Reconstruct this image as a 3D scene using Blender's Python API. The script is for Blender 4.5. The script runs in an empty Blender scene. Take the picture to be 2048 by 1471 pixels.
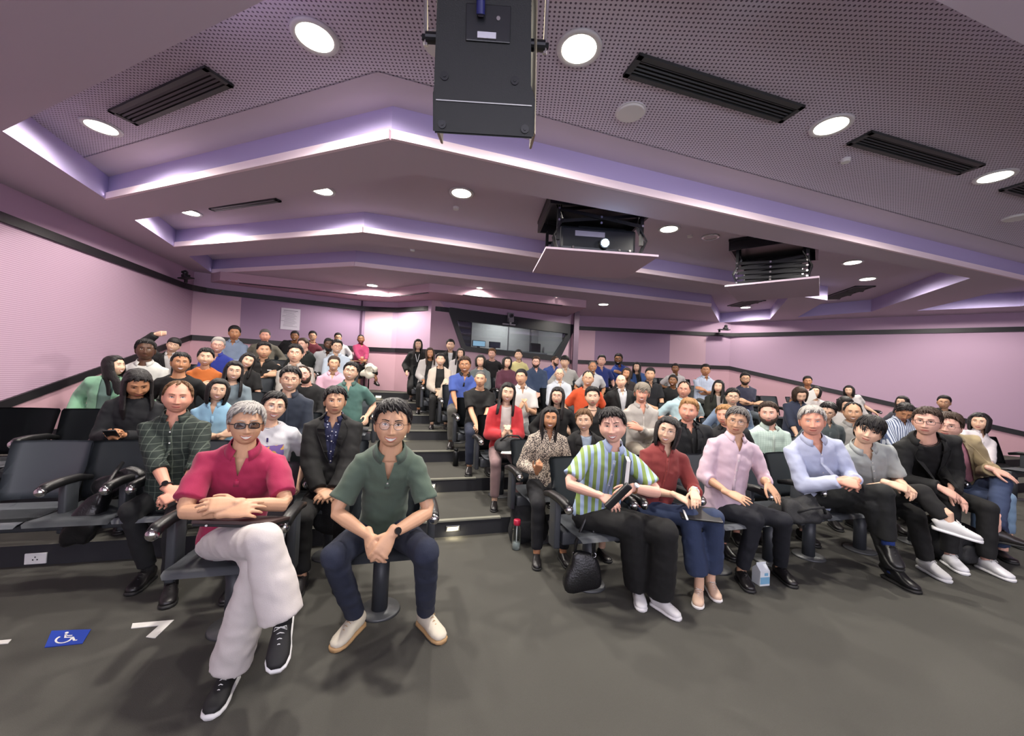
import bpy, bmesh, math, random
from mathutils import Vector, Matrix, noise
from mathutils.geometry import delaunay_2d_cdt
from mathutils.bvhtree import BVHTree
import numpy as np
V = Vector
random.seed(7)
scn = bpy.context.scene
COL = scn.collection
# ------------------------------------------------------------------ camera
F = 769.0
CAMZ = 1.48
cd = bpy.data.cameras.new('camera'); cam = bpy.data.objects.new('camera', cd); COL.objects.link(cam)
cd.sensor_fit = 'HORIZONTAL'; cd.sensor_width = 36.0; cd.lens = 36.0*F/2048; cd.clip_start = .05
RC = Matrix.Rotation(math.radians(90+1.08), 3, 'X') @ Matrix.Rotation(math.radians(2.55), 3, 'Z')
cam.matrix_world = Matrix.Translation((0, 0, CAMZ)) @ RC.to_4x4()
scn.camera = cam
CP = V((0, 0, CAMZ))
def ray(px, py): return RC @ V(((px-1024)/F, (735.5-py)/F, -1))
def atY(px, py, y): d = ray(px, py); return CP + d*(y/d.y)
def atZ(px, py, z): d = ray(px, py); return CP + d*((z-CAMZ)/d.z)
def onplane(px, py, p, n): d = ray(px, py); return CP + d*((p-CP).dot(n)/d.dot(n))
# ------------------------------------------------------------------ world, exposure
w = bpy.data.worlds.new('world'); scn.world = w; w.use_nodes = True
w.node_tree.nodes['Background'].inputs[0].default_value = (.5, .47, .55, 1)
w.node_tree.nodes['Background'].inputs[1].default_value = .0
scn.view_settings.view_transform = 'Standard'; scn.view_settings.look = 'None'
scn.view_settings.gamma = 1; scn.view_settings.exposure = 0.12; scn.view_settings.use_curve_mapping = False
scn.cycles.max_bounces = 6; scn.cycles.diffuse_bounces = 4; scn.cycles.glossy_bounces = 3
scn.cycles.sample_clamp_indirect = 4; scn.cycles.caustics_reflective = False; scn.cycles.caustics_refractive = False
LAMP_W = 120.0      # power of one downlight
SCREEN_E = 4.0; COVE_W = .16
STAGE_W = 42.0     # power of the downlights over the stage, behind the photographer
CEIL = CAMZ+1.75   # soffit height
REC = CEIL+.27     # recessed coffer height
# ------------------------------------------------------------------ materials
def lin(c):
    return tuple(((v/255)/12.92 if v <= 10 else (((v/255)+.055)/1.055)**2.4) for v in c)
MATS = {}
def mat(name, c, rough=.6, metal=0, bump=0, bscale=60, emit=0, spec=.5, vary=0, alpha=1, sheen=0):
    key = (name, tuple(c), rough, metal, bump, bscale, emit, vary, alpha)
    if key in MATS: return MATS[key]
    m = bpy.data.materials.new(name); m.use_nodes = True; nt = m.node_tree; b = nt.nodes['Principled BSDF']
    b.inputs['Base Color'].default_value = (*lin(c), 1); b.inputs['Roughness'].default_value = rough
    b.inputs['Metallic'].default_value = metal; b.inputs['Specular IOR Level'].default_value = spec
    if sheen: b.inputs['Sheen Weight'].default_value = sheen
    if alpha < 1: b.inputs['Alpha'].default_value = alpha
    if emit:
        b.inputs['Emission Color'].default_value = (*lin(c), 1); b.inputs['Emission Strength'].default_value = emit
    if bump or vary:
        tc = nt.nodes.new('ShaderNodeTexCoord')
        n = nt.nodes.new('ShaderNodeTexNoise'); n.inputs['Scale'].default_value = bscale; n.inputs['Detail'].default_value = 4
        nt.links.new(tc.outputs['Object'], n.inputs['Vector'])
        if bump:
            bp = nt.nodes.new('ShaderNodeBump'); bp.inputs['Strength'].default_value = bump; bp.inputs['Distance'].default_value = .01
            nt.links.new(n.outputs[0], bp.inputs['Height']); nt.links.new(bp.outputs[0], b.inputs['Normal'])
        if vary:
            mx = nt.nodes.new('ShaderNodeMix'); mx.data_type = 'RGBA'
            k = lin(c); mx.inputs[6].default_value = (*[v*(1-vary) for v in k], 1); mx.inputs[7].default_value = (*[min(1, v*(1+vary)) for v in k], 1)
            nt.links.new(n.outputs[0], mx.inputs[0]); nt.links.new(mx.outputs[2], b.inputs['Base Color'])
    MATS[key] = m; return m
def pattern_mat(name, c1, c2, expr, rough=.7, bump=0, c3=None):
    """colour picked by math on object coordinates; expr(nt, sep) -> list of factor sockets"""
    m = bpy.data.materials.new(name); m.use_nodes = True; nt = m.node_tree; b = nt.nodes['Principled BSDF']
    b.inputs['Roughness'].default_value = rough
    tc = nt.nodes.new('ShaderNodeTexCoord'); sp = nt.nodes.new('ShaderNodeSeparateXYZ'); nt.links.new(tc.outputs['Object'], sp.inputs[0])
    facs = expr(nt, sp, tc)
    prev = None; cols = [c1, c2, c3]
    cur = (*lin(c1), 1)
    for i, f in enumerate(facs):
        mx = nt.nodes.new('ShaderNodeMix'); mx.data_type = 'RGBA'
        if prev is None: mx.inputs[6].default_value = cur
        else: nt.links.new(prev, mx.inputs[6])
        mx.inputs[7].default_value = (*lin(cols[i+1] or c2), 1)
        nt.links.new(f, mx.inputs[0]); prev = mx.outputs[2]
    nt.links.new(prev, b.inputs['Base Color'])
    if bump:
        bp = nt.nodes.new('ShaderNodeBump'); bp.inputs['Strength'].default_value = bump; bp.inputs['Distance'].default_value = .01; bp.invert = True
        nt.links.new(facs[0], bp.inputs['Height']); nt.links.new(bp.outputs[0], b.inputs['Normal'])
    return m
def mth(nt, op, a, b=None, c=None):
    n = nt.nodes.new('ShaderNodeMath'); n.operation = op
    for i, v in enumerate((a, b, c)):
        if v is None: continue
        if isinstance(v, (int, float)): n.inputs[i].default_value = v
        else: nt.links.new(v, n.inputs[i])
    return n.outputs[0]
def stripes(axis, period, duty, off=0):
    def e(nt, sp, tc):
        f = mth(nt, 'FRACT', mth(nt, 'DIVIDE', mth(nt, 'ADD', sp.outputs[axis], off+50*period), period))
        return [mth(nt, 'LESS_THAN', f, duty)]
    return e
def grid2(p, duty):
    def e(nt, sp, tc):
        r = []
        for a in (0, 2):
            f = mth(nt, 'FRACT', mth(nt, 'DIVIDE', mth(nt, 'ADD', sp.outputs[a], 50*p), p)); r.append(mth(nt, 'MULTIPLY', mth(nt, 'LESS_THAN', f, duty), .6))
        return r
    return e
def dots(p, rad):
    def e(nt, sp, tc):
        s = []
        for a in (0, 1):
            f = mth(nt, 'SUBTRACT', mth(nt, 'FRACT', mth(nt, 'DIVIDE', mth(nt, 'ADD', sp.outputs[a], 100*p), p)), .5)
            s.append(mth(nt, 'MULTIPLY', f, f))
        return [mth(nt, 'LESS_THAN', mth(nt, 'ADD', s[0], s[1]), rad*rad)]
    return e
def blotch(scale, thr):
    def e(nt, sp, tc):
        n = nt.nodes.new('ShaderNodeTexNoise'); n.inputs['Scale'].default_value = scale; n.inputs['Detail'].default_value = 1
        nt.links.new(tc.outputs['Object'], n.inputs['Vector'])
        return [mth(nt, 'GREATER_THAN', n.outputs[0], thr)]
    return e
def spots(scale, r):
    def e(nt, sp, tc):
        n = nt.nodes.new('ShaderNodeTexVoronoi'); n.inputs['Scale'].default_value = scale
        nt.links.new(tc.outputs['Object'], n.inputs['Vector'])
        return [mth(nt, 'LESS_THAN', n.outputs['Distance'], r)]
    return e
# ------------------------------------------------------------------ mesh helpers
def link(name, bm, m, parent=None, smooth=False, mw=None):
    me = bpy.data.meshes.new(name); bmesh.ops.recalc_face_normals(bm, faces=bm.faces) if bm.faces else None
    bm.to_mesh(me); bm.free()
    for k in (m if isinstance(m, (list, tuple)) else [m]): me.materials.append(k)
    if smooth: me.polygons.foreach_set('use_smooth', [True]*len(me.polygons))
    o = bpy.data.objects.new(name, me); COL.objects.link(o)
    if parent is not None: o.parent = parent
    return o
def empty(name, loc=(0, 0, 0), rz=0):
    o = bpy.data.objects.new(name, None); COL.objects.link(o); o.location = loc; o.rotation_euler = (0, 0, rz); o.empty_display_size = .1
    return o
def tag(o, label=None, cat=None, group=None, kind=None):
    if label: o['label'] = label
    if cat: o['category'] = cat
    if group: o['group'] = group
    if kind: o['kind'] = kind
    return o
def struct(name, bm, m, smooth=False): return tag(link(name, bm, m, smooth=smooth), kind='structure')
def box(bm, c, s, rot=None, bev=0, mi=0):
    r = bmesh.ops.create_cube(bm, size=1); vs = r['verts']
    M = Matrix.Translation(c) @ (rot.to_4x4() if rot is not None else Matrix()) @ Matrix.Diagonal((*s, 1))
    bmesh.ops.transform(bm, matrix=M, verts=vs)
    fs = list({f for v in vs for f in v.link_faces})
    if bev:
        es = list({e for f in fs for e in f.edges})
        r = bmesh.ops.bevel(bm, geom=es, offset=bev, segments=2, affect='EDGES', profile=.6)
        fs = r['faces']
    for f in fs: f.material_index = mi
    return vs
def frames(pts, ref):
    """for each point a (side, other) pair perpendicular to the path, side close to ref"""
    out = []; prev = None
    for i, p in enumerate(pts):
        a = pts[max(0, i-1)]; b = pts[min(len(pts)-1, i+1)]
        t = (b-a).normalized(); r = ref[i] if isinstance(ref, list) else (ref if prev is None else prev)
        s = (r - t*r.dot(t))
        if s.length < .15: s = t.orthogonal()
        s.normalize(); prev = s; out.append((s, t.cross(s).normalized()))
    return out
def loft(bm, pts, rad, ref=V((1, 0, 0)), n=14, cap=True, mi=0, power=2.0, round_ends=False):
    """closed tube through pts; rad = list of (side, other) half widths"""
    fr = frames(pts, ref); rings = []
    seq = list(zip(pts, rad, fr))
    if round_ends:
        p0, r0, f0 = seq[0]; p1, r1, f1 = seq[-1]
        d0 = (pts[0]-pts[1]).normalized(); d1 = (pts[-1]-pts[-2]).normalized()
        m0 = min(r0); m1 = min(r1)
        seq = [(p0+d0*m0*.9, (r0[0]-m0*.6, r0[1]-m0*.6), f0), (p0+d0*m0*.5, (r0[0]-m0*.16, r0[1]-m0*.16), f0)] + seq + \
              [(p1+d1*m1*.5, (r1[0]-m1*.16, r1[1]-m1*.16), f1), (p1+d1*m1*.9, (r1[0]-m1*.6, r1[1]-m1*.6), f1)]
    for p, r, (s, o) in seq:
        ring = []
        for k in range(n):
            a = 2*math.pi*k/n; c, sn = math.cos(a), math.sin(a)
            if power != 2.0:
                c = math.copysign(abs(c)**(2/power), c); sn = math.copysign(abs(sn)**(2/power), sn)
            ring.append(bm.verts.new(p + s*(c*r[0]) + o*(sn*r[1])))
        rings.append(ring)
    for A, B in zip(rings, rings[1:]):
        for k in range(n):
            f = bm.faces.new((A[k], A[(k+1) % n], B[(k+1) % n], B[k])); f.material_index = mi
    if cap:
        f = bm.faces.new(rings[0][::-1]); f.material_index = mi
        f = bm.faces.new(rings[-1]); f.material_index = mi
    return rings
def tube(bm, pts, r, n=8, mi=0, closed=False):
    if closed:
        pts = list(pts); m = len(pts); rings = []
        for i, p in enumerate(pts):
            t = (pts[(i+1) % m]-pts[i-1]).normalized(); s = t.orthogonal() if i == 0 else (ps-t*ps.dot(t)); s.normalize(); ps = s
            o = t.cross(s); rings.append([bm.verts.new(p+s*math.cos(2*math.pi*k/n)*r+o*math.sin(2*math.pi*k/n)*r) for k in range(n)])
        for i in range(m):
            A, B = rings[i], rings[(i+1) % m]
            # align
            best = min(range(n), key=lambda q: (B[q].co-A[0].co).length)
            for k in range(n):
                f = bm.faces.new((A[k], A[(k+1) % n], B[(k+1+best) % n], B[(k+best) % n])); f.material_index = mi
        return
    t = pts[1]-pts[0]; ref = t.orthogonal()
    refs = [];
    for i in range(len(pts)):
        a = pts[max(0, i-1)]; b = pts[min(len(pts)-1, i+1)]; tt = (b-a).normalized()
        ref = ref-tt*ref.dot(tt); ref.normalize(); refs.append(ref.copy())
    rr = r if isinstance(r, (list, tuple)) else [r]*len(pts)
    loft(bm, pts, [(q, q) for q in rr], refs, n=n, mi=mi)
def ellipsoid(bm, c, s, rot=None, u=16, v=10, mi=0):
    r = bmesh.ops.create_uvsphere(bm, u_segments=u, v_segments=v, radius=1)
    M = Matrix.Translation(c) @ (rot.to_4x4() if rot is not None else Matrix()) @ Matrix.Diagonal((*s, 1))
    bmesh.ops.transform(bm, matrix=M, verts=r['verts'])
    for f in {f for x in r['verts'] for f in x.link_faces}: f.material_index = mi
def cyl(bm, a, b, r, n=20, mi=0, r2=None):
    loft(bm, [V(a), V(b)], [(r, r), (r2 or r, r2 or r)], n=n, mi=mi, ref=V((1, 0.01, 0)))
def prism(bm, poly, z0, z1, mt=0, ms=0, bottom=True):
    a = [bm.verts.new((p[0], p[1], z0)) for p in poly]; b = [bm.verts.new((p[0], p[1], z1)) for p in poly]
    n = len(poly)
    f = bm.faces.new(b); f.material_index = mt
    if bottom: bm.faces.new(a[::-1]).material_index = mt
    for i in range(n): bm.faces.new((a[i], a[(i+1) % n], b[(i+1) % n], b[i])).material_index = ms
def inside(p, poly):
    c = False; n = len(poly)
    for i in range(n):
        a, b = poly[i], poly[i-1]
        if (a[1] > p[1]) != (b[1] > p[1]) and p[0] < (b[0]-a[0])*(p[1]-a[1])/(b[1]-a[1])+a[0]: c = not c
    return c
def filled(bm, outer, holes, to3, mi=0, pick=None):
    vs = [V(p[:2]) for p in outer]; es = [(i, (i+1) % len(outer)) for i in range(len(outer))]
    for h in holes:
        b = len(vs); vs += [V(p[:2]) for p in h]; es += [(b+i, b+(i+1) % len(h)) for i in range(len(h))]
    r = delaunay_2d_cdt(vs, es, [], 0, 1e-5)
    nv = [bm.verts.new(to3(v)) for v in r[0]]
    for f in r[2]:
        c = sum((r[0][i] for i in f), V((0, 0)))/len(f)
        if inside(c, outer) and not any(inside(c, h) for h in holes):
            q = bm.faces.new([nv[i] for i in f]); q.material_index = mi if pick is None else pick(c)
    return nv
# ------------------------------------------------------------------ colours of the room
M_SOFF = mat('painted_plaster', (198, 186, 197), .8, bump=.02)
M_SOFF2 = mat('lilac_plaster', (184, 172, 214), .8)
M_LIP = mat('cove_lit_plaster', (246, 226, 234), .7)  # light of the cove strip on the lips put into a paler colour
M_PERF = pattern_mat('perforated_board', (216, 208, 222), (100, 88, 104), dots(.027, .25), .8)
M_PINK = mat('pink_wall', (198, 166, 180), .85, bump=.03, bscale=200)
M_LILAC = mat('lilac_wall', (182, 154, 178), .85, bump=.03, bscale=200)
M_VIO = mat('violet_wall', (148, 124, 150), .85, bump=.03, bscale=200)
M_ROSE = mat('rose_wall', (200, 160, 172), .85, bump=.03, bscale=200)
M_RIB = pattern_mat('ribbed_pink_wall', (184, 156, 176), (160, 130, 152), stripes(2, .022, .35), .8, bump=.3)
M_BLK = mat('black_trim', (22, 20, 25), .5)
M_CARPET = mat('carpet', (71, 70, 65), .95, bump=.5, bscale=350, vary=.28)
M_RISER = mat('dark_riser', (34, 35, 40), .7, bump=.1, bscale=300)
M_NOSE = mat('nosing', (128, 128, 116), .5)
M_LAMP = mat('lamp_diffuser', (255, 246, 224), emit=14)
M_WHITE = mat('white_plastic', (225, 225, 225), .4)
M_CHROME = mat('chrome', (205, 205, 205), .18, metal=1)
M_STEEL = mat('steel', (150, 150, 150), .35, metal=1)
M_BLKPL = mat('black_plastic', (24, 25, 28), .42)
M_BLKMET = mat('black_metal', (30, 31, 34), .35, metal=.4)
# ------------------------------------------------------------------ tiers
RISE = .1425; SL, SR = .277, .30
def riserline(k):
    z = 3.43+.827*(k-1); return -.2133*z, z
def riser_y(k, x, off=0):
    xr, zr = riserline(k); return zr-off+(SL if x < xr else SR)*(x-xr)
WALL = [(-3.42, -3.5), (-6.3, 7.5), (-3.5, 9.0), (-2.73, 8.97), (-1.84, 8.48), (1.5, 10.06), (1.72, 10.75), (6.1, 10.8), (12.5, 6.33), (9.0, -3.5)]
bm = bmesh.new(); filled(bm, WALL, [], lambda v: (v.x, v.y, 0)); struct('floor', bm, M_CARPET)
def clip(poly, a, b):   # keep the part of poly on the left of a->b
    out = []; f = lambda p: (b[0]-a[0])*(p[1]-a[1])-(b[1]-a[1])*(p[0]-a[0])
    for i in range(len(poly)):
        p, q = poly[i-1], poly[i]; fp, fq = f(p), f(q)
        if (fp >= 0) != (fq >= 0):
            t = fp/(fp-fq); out.append((p[0]+t*(q[0]-p[0]), p[1]+t*(q[1]-p[1])))
        if fq >= 0: out.append(q)
    return out
for k in range(1, 8):
    xr, zr = riserline(k)
    poly = [(-7.2, riser_y(k, -7.2)), (xr, zr), (13, riser_y(k, 13)), (13, 13), (-7.2, 13)]
    for a, b in (((-6.3, 7.5), (-3.42, -3.5)), ((-3.5, 9.0), (-6.3, 7.5)), ((6.1, 10.95), (-3.5, 10.95)), ((12.5, 6.33), (6.1, 10.8)) ):
        poly = clip(poly, a, b)
    if k == 7: poly = clip(poly, (12, 12), (-2.73, 12))
    bm = bmesh.new(); prism(bm, poly, (k-1)*RISE-.01 if k > 1 else 0, k*RISE, 0, 1); struct('floor_tier', bm, [M_CARPET, M_RISER])
    # nosing across the aisle
    xc = -.6-.375*(zr-3.43); xa, xb = xc-.75, xc+.55
    bm = bmesh.new(); pts = [xa, min(max(xr, xa), xb), xb]
    for x0, x1 in zip(pts, pts[1:]):
        if x1-x0 < .01: continue
        y0, y1 = riser_y(k, x0), riser_y(k, x1)
        box(bm, V(((x0+x1)/2, (y0+y1)/2+.012, k*RISE+.002)), (math.hypot(x1-x0, y1-y0), .045, .014), Matrix.Rotation(math.atan2(y1-y0, x1-x0), 3, 'Z'))
    struct('trim_%d' % k, bm, M_NOSE)
# step lights
for px, py, k in ((906, 1055, 1), (860, 971, 2), (804, 871, 4), (756, 793, 7)):
    p = atY(px, py, riserline(k)[1])
    y = riser_y(k, p.x); p = atY(px, py, y); p = V((p.x, riser_y(k, p.x)-.008, min(k*RISE-.04, max((k-1)*RISE+.05, p.z))))
    R = Matrix.Rotation(math.atan(SL), 3, 'Z'); t = tag(empty('step_light'), 'small lit step light in the '+{1: 'lowest', 2: 'second lowest', 4: 'middle', 7: 'topmost'}[k]+' aisle stair riser', 'step light', 'step lights in the aisle risers')
    bm = bmesh.new(); box(bm, p, (.125, .012, .05), R, .003); link('frame', bm, M_STEEL, t)
    bm = bmesh.new(); box(bm, p+V((0, -.007, 0)), (.095, .006, .026), R); link('diffuser', bm, mat('step_lamp', (255, 240, 190), emit=3), t)
    ld = bpy.data.lights.new('step_lamp', 'AREA'); ld.energy = .5; ld.size = .09; ld.color = (1, .88, .6)
    lo = bpy.data.objects.new('step_lamp_light', ld); COL.objects.link(lo); lo.location = p+V((.01, -.03, -.01)); lo.rotation_euler = (math.radians(35), 0, 0); lo.parent = t
# ------------------------------------------------------------------ ceiling
def cp(px, py, h=None): v = atZ(px, py, h or CEIL); return (v.x, v.y)
C1 = [cp(5, 262), cp(530, 0), (.285, 1.23), cp(1870, 0), cp(2048, 90), (8.0, 3.55), (8.9, 6.1), cp(2048, 562), cp(782, 280), cp(215, 400)]
C2 = [cp(270, 440), cp(832, 348), cp(1660, 503), cp(1941, 556), cp(1742, 623), cp(1595, 634), cp(1655, 600), cp(1530, 582), cp(727, 465), cp(350, 494)]
C3 = [cp(378, 512), cp(734, 487), cp(1030, 521), cp(1576, 596), cp(1540, 638), cp(1440, 645), cp(1421, 613), cp(710, 532), cp(424, 546)]
C5 = [cp(1833, 621), (7.9, 5.9), (9.6, 6.4), cp(2040, 612)]
C0 = [(-2.6, -2.6), (6.8, -2.6), (6.6, -.6), (.6, -.9), (-2.4, -.2)]
bm = bmesh.new()
OUT = [(x, y) for x, y in WALL]
C1 = [q for q in C1]
filled(bm, OUT, [C1, C2, C3, C5, C0], lambda v: (v.x, v.y, CEIL))
struct('ceiling', bm, M_SOFF)
def coffer(poly, perf, idx):
    c = V((sum(p[0] for p in poly)/len(poly), sum(p[1] for p in poly)/len(poly)))
    bm = bmesh.new(); filled(bm, poly, [], lambda v: (v.x, v.y, REC)); struct('ceiling_recess', bm, perf)
    bm = bmesh.new(); n = len(poly)
    for i in range(n):
        a, b = poly[i], poly[(i+1) % n]
        bm.faces.new([bm.verts.new((*a, CEIL)), bm.verts.new((*b, CEIL)), bm.verts.new((*b, REC)), bm.verts.new((*a, REC))])
    struct('ceiling_fascia', bm, M_SOFF2)
coffer(C1, M_PERF, 0); coffer(C2, M_SOFF, 1); coffer(C3, M_SOFF, 2); coffer(C5, M_SOFF, 3); coffer(C0, M_SOFF, 4)
def lip(poly3, name='ceiling_lip', h=.07, t=.03):
    bm = bmesh.new()
    for a, b in zip(poly3, poly3[1:]):
        a, b = V(a), V(b); d = (b-a).normalized(); nrm = V((d.y, -d.x))
        if nrm.y > 0: nrm = -nrm
        q = [a, b, b+nrm*t, a+nrm*t]
        prism(bm, q, CEIL-.002, CEIL+h)
    struct(name, bm, M_LIP)
lip([cp(215, 400), cp(782, 280), cp(2048, 562)]); lip([cp(350, 494), cp(727, 465), cp(1530, 582)]); lip([cp(424, 546), cp(710, 532), cp(1421, 613)])
# plain border of the perforated ceiling along its far edge
bm = bmesh.new()
e = [V(cp(215, 400)), V(cp(782, 280)), V(cp(2048, 562))]
for (a, b), (o1, o2) in zip(zip(e, e[1:]), ((.33, .33), (.33, .33))):
    vs = [bm.verts.new((q[0], q[1], REC-.006)) for q in (a, b, b+V((0, -o2)), a+V((0, -o1)))]; bm.faces.new(vs)
struct('ceiling_border', bm, M_SOFF)
# bulkhead in front of the rear wall
HB = CAMZ+1.58
bh = [atZ(440, 560, HB), atZ(700, 587, HB), atZ(778, 593, HB), atZ(858, 583, HB), atZ(1172, 615, HB)]
bh = [V((v.x, v.y)) for v in bh]
bm = bmesh.new(); back = [V((1.35, 9.95)), V((-1.84, 8.45)), V((-2.73, 8.93)), V((-3.5, 8.96)), V((-6.05, 7.6))]
prism(bm, bh+back, HB, CEIL-.001); struct('ceiling_bulkhead', bm, M_PINK)
bm = bmesh.new()
for (x0, y0, x1, y1) in ((475, 564, 712, 588), (800, 590, 856, 583.5), (925, 588, 1125, 609.5)):
    a, b = atZ(x0, y0, HB), atZ(x1, y1, HB); d_ = b-a; box(bm, (a+b)/2+V((0, .05, -.004)), (d_.length, .05, .012), Matrix.Rotation(math.atan2(d_.y, d_.x), 3, 'Z'))
struct('trim_13', bm, M_BLK)
# ------------------------------------------------------------------ walls
UP0, UP1 = CAMZ+1.355, CAMZ+1.45
def wallseg(name, a, b, lo_a, lo_b, cols, top=CEIL, lowm=M_ROSE, z0=0, upm=M_LILAC, hole=None):
    """vertical wall a->b: rose panel under the lower band, coloured panels [(t0,t1,material)] between the bands"""
    a, b = V(a), V(b); L = (b-a).length; d = (b-a)/L; ms = [lowm, upm]
    for c in cols:
        if c[2] not in ms: ms.append(c[2])
    bm = bmesh.new(); P = lambda s, z: (a.x+d.x*s, a.y+d.y*s, z)
    def quad(s0, s1, za0, zb0, za1, zb1, mi): bm.faces.new([bm.verts.new(P(s0, za0)), bm.verts.new(P(s1, zb0)), bm.verts.new(P(s1, zb1)), bm.verts.new(P(s0, za1))]).material_index = mi
    lo = lambda s: lo_a+(lo_b-lo_a)*s/L
    if hole is None:
        quad(0, L, z0, z0, lo(0), lo(L), 0); quad(0, L, UP0, UP0, top, top, 1)
        for t0, t1, m in cols: quad(t0*L, t1*L, lo(t0*L), lo(t1*L), UP0, UP0, ms.index(m))
    else:
        cm = cols[0][2]
        filled(bm, [(0, z0), (L, z0), (L, top), (0, top)], [hole], lambda v: P(v.x, v.y), pick=lambda c: 0)
        for f in bm.faces: f.material_index = 1 if f.calc_center_median().z > UP0 else 0
    struct(name, bm, ms)
def tpx(a, b, px):   # fraction along a->b seen at pixel column px
    a, b = V((*a, 0)), V((*b, 0)); n = (b-a).cross(V((0, 0, 1))); p = onplane(px, 680, a, n); return ((p-a).dot(b-a))/(b-a).length_squared
A = WALL
lo_front = .9-.3*(4.06+3.5)
wallseg('wall_left', A[0], A[1], -1.35, 1.94, [(0, 1, M_RIB)], z0=-1.5, upm=M_LILAC)
a, b = A[1], A[2]; t1 = tpx(a, b, 478); 
wallseg('wall_back_left', a, b, 1.94, 1.94, [(0, t1, M_PINK), (t1, 1, M_VIO)])
wallseg('wall_back', A[2], A[3], 1.94, 1.94, [(0, .85, M_PINK), (.85, 1, M_LILAC)])
wallseg('wall_back_return', A[3], A[4], 1.94, 1.92, [(0, 1, M_LILAC)])
wa, wb = V((*A[4], 0)), V((*A[5], 0)); wn = (wb-wa).cross(V((0, 0, 1))).normalized(); wd = (wb-wa).normalized()
def wp(px, py): p = onplane(px, py, wa, wn); return ((p-wa).dot(wd), p.z)
hole = [wp(912, 640), wp(1135, 667), wp(1107, 711), wp(930, 692)]
wallseg('wall_back_booth', A[4], A[5], 1.92, 1.92, [(0, 1, M_PINK)], hole=hole, lowm=M_PINK)
wallseg('wall_back_step', A[5], A[6], 1.94, 1.94, [(0, 1, M_PINK)])
a, b = A[6], A[7]; t = [tpx(a, b, q) for q in (1190, 1340, 1412)]
wallseg('wall_back_right', a, b, 1.94, 1.96, [(0, t[0], M_PINK), (t[0], t[1], M_VIO), (t[1], t[2], M_PINK), (t[2], 1, M_LILAC)])
wallseg('wall_right', A[7], A[8], 1.96, .17, [(0, 1, M_LILAC)])
wallseg('wall_right_front', A[8], A[9], .17, .16, [(0, 1, M_LILAC)])
wallseg('wall_front', A[9], A[0], .3, .3, [(0, 1, M_WHITE)], lowm=M_WHITE)
# black bands
def band(name, pts, h, t=.035):
    bm = bmesh.new(); rings = []
    n = len(pts)
    for i, p in enumerate(pts):
        a = V(pts[max(0, i-1)]); b = V(pts[min(n-1, i+1)]); d = (b-a); d.z = 0; d.normalize(); nr = V((d.y, -d.x, 0))
        p = V(p); rings.append([bm.verts.new(q) for q in (p+nr*t-V((0, 0, h/2)), p+nr*t+V((0, 0, h/2)), p-nr*.01+V((0, 0, h/2)), p-nr*.01-V((0, 0, h/2)))])
    for R0, R1 in zip(rings, rings[1:]):
        for k in range(4): bm.faces.new((R0[k], R0[(k+1) % 4], R1[(k+1) % 4], R1[k]))
    bm.faces.new(rings[0]); bm.faces.new(rings[-1][::-1]); struct(name, bm, M_BLK)
um = (UP0+UP1)/2
def sm(p, q, r, n=6, rad=.25):   # rounded corner between p-q-r
    p, q, r = V(p), V(q), V(r); a = q+(p-q).normalized()*rad; b = q+(r-q).normalized()*rad
    return [(a*(1-t)**2+q*2*t*(1-t)+b*t*t) for t in [i/n for i in range(n+1)]]
W3 = [V((*p, um)) for p in A]
up = [W3[0]]+sm(W3[0], W3[1], W3[2], rad=.5)+sm(W3[1], W3[2], W3[3], rad=.3)+sm(W3[2], W3[3], W3[4], rad=.2)+sm(W3[3], W3[4], W3[5], rad=.3)+[W3[4]+(W3[5]-W3[4])*.17]
band('trim_8', up, .1)
band('trim_9', [W3[6]+(W3[7]-W3[6])*.0, *sm(W3[6], W3[7], W3[8], rad=.3), W3[8], W3[9]], .1)
lw = lambda i, z: V((*A[i], z))
s0 = lw(0, -1.35)+(lw(1, 1.94)-lw(0, -1.35))*.42
band('trim_10', [s0, lw(1, 1.94), lw(2, 1.94), lw(3, 1.94), lw(4, 1.92)+V((0, 0, 0)), lw(4, 1.92)+(lw(5, 1.92)-lw(4, 1.92))*.2], .1)
band('trim_11', [lw(5, 1.9), lw(6, 1.94), lw(7, 1.96), lw(8, .17)], .1)
# pillar beside the booth
c0 = atY(1151, 700, 9.9)
bm = bmesh.new(); box(bm, V((c0.x, 9.95, 1.6)), (.13, .16, 3.2)); struct('column_back', bm, mat('mauve_metal', (120, 98, 116), .5))
# thin seam in the rear left wall
p = onplane(725, 640, V((*A[1], 0)), (V((*A[2], 0))-V((*A[1], 0))).cross(V((0, 0, 1)))); bm = bmesh.new(); box(bm, V((p.x-.02, p.y-.03, 2.5)), (.03, .04, 1.2)); struct('trim_12', bm, mat('seam', (90, 66, 92), .7))
# slot under the bulkhead left
# ------------------------------------------------------------------ control booth window
bwin = empty('window_1'); tag(bwin, kind='structure')
def W(s, z, off=0): return wa+wd*s+wn*off+V((0, 0, z))
sgn = -1 if wn.y > 0 else 1   # towards the camera
outer = [wp(894, 614), wp(1151, 650), wp(1116, 722), wp(924, 701)]
def rnd(poly, r=.08, n=4):
    out = []
    for i in range(len(poly)):
        p, q, s = V(poly[i-1]), V(poly[i]), V(poly[(i+1) % len(poly)])
        a = q+(p-q).normalized()*r; b = q+(s-q).normalized()*r
        out += [(a*(1-t)**2+q*2*t*(1-t)+b*t*t) for t in [j/n for j in range(n+1)]]
    return out
bm = bmesh.new(); ro = rnd(outer, .09); ri = rnd(hole, .06); N = len(ro)
loops = []
for pl, off in ((ri, -.06), (ri, .05), (ro, .05), (ro, -.005)):
    loops.append([bm.verts.new(W(q.x, q.y, off*sgn)) for q in pl])
for L0, L1 in zip(loops, loops[1:]):
    for k in range(N): bm.faces.new((L0[k], L0[(k+1) % N], L1[(k+1) % N], L1[k]))
link('window_frame', bm, mat('dark_frame', (40, 42, 46), .4), bwin)
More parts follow.
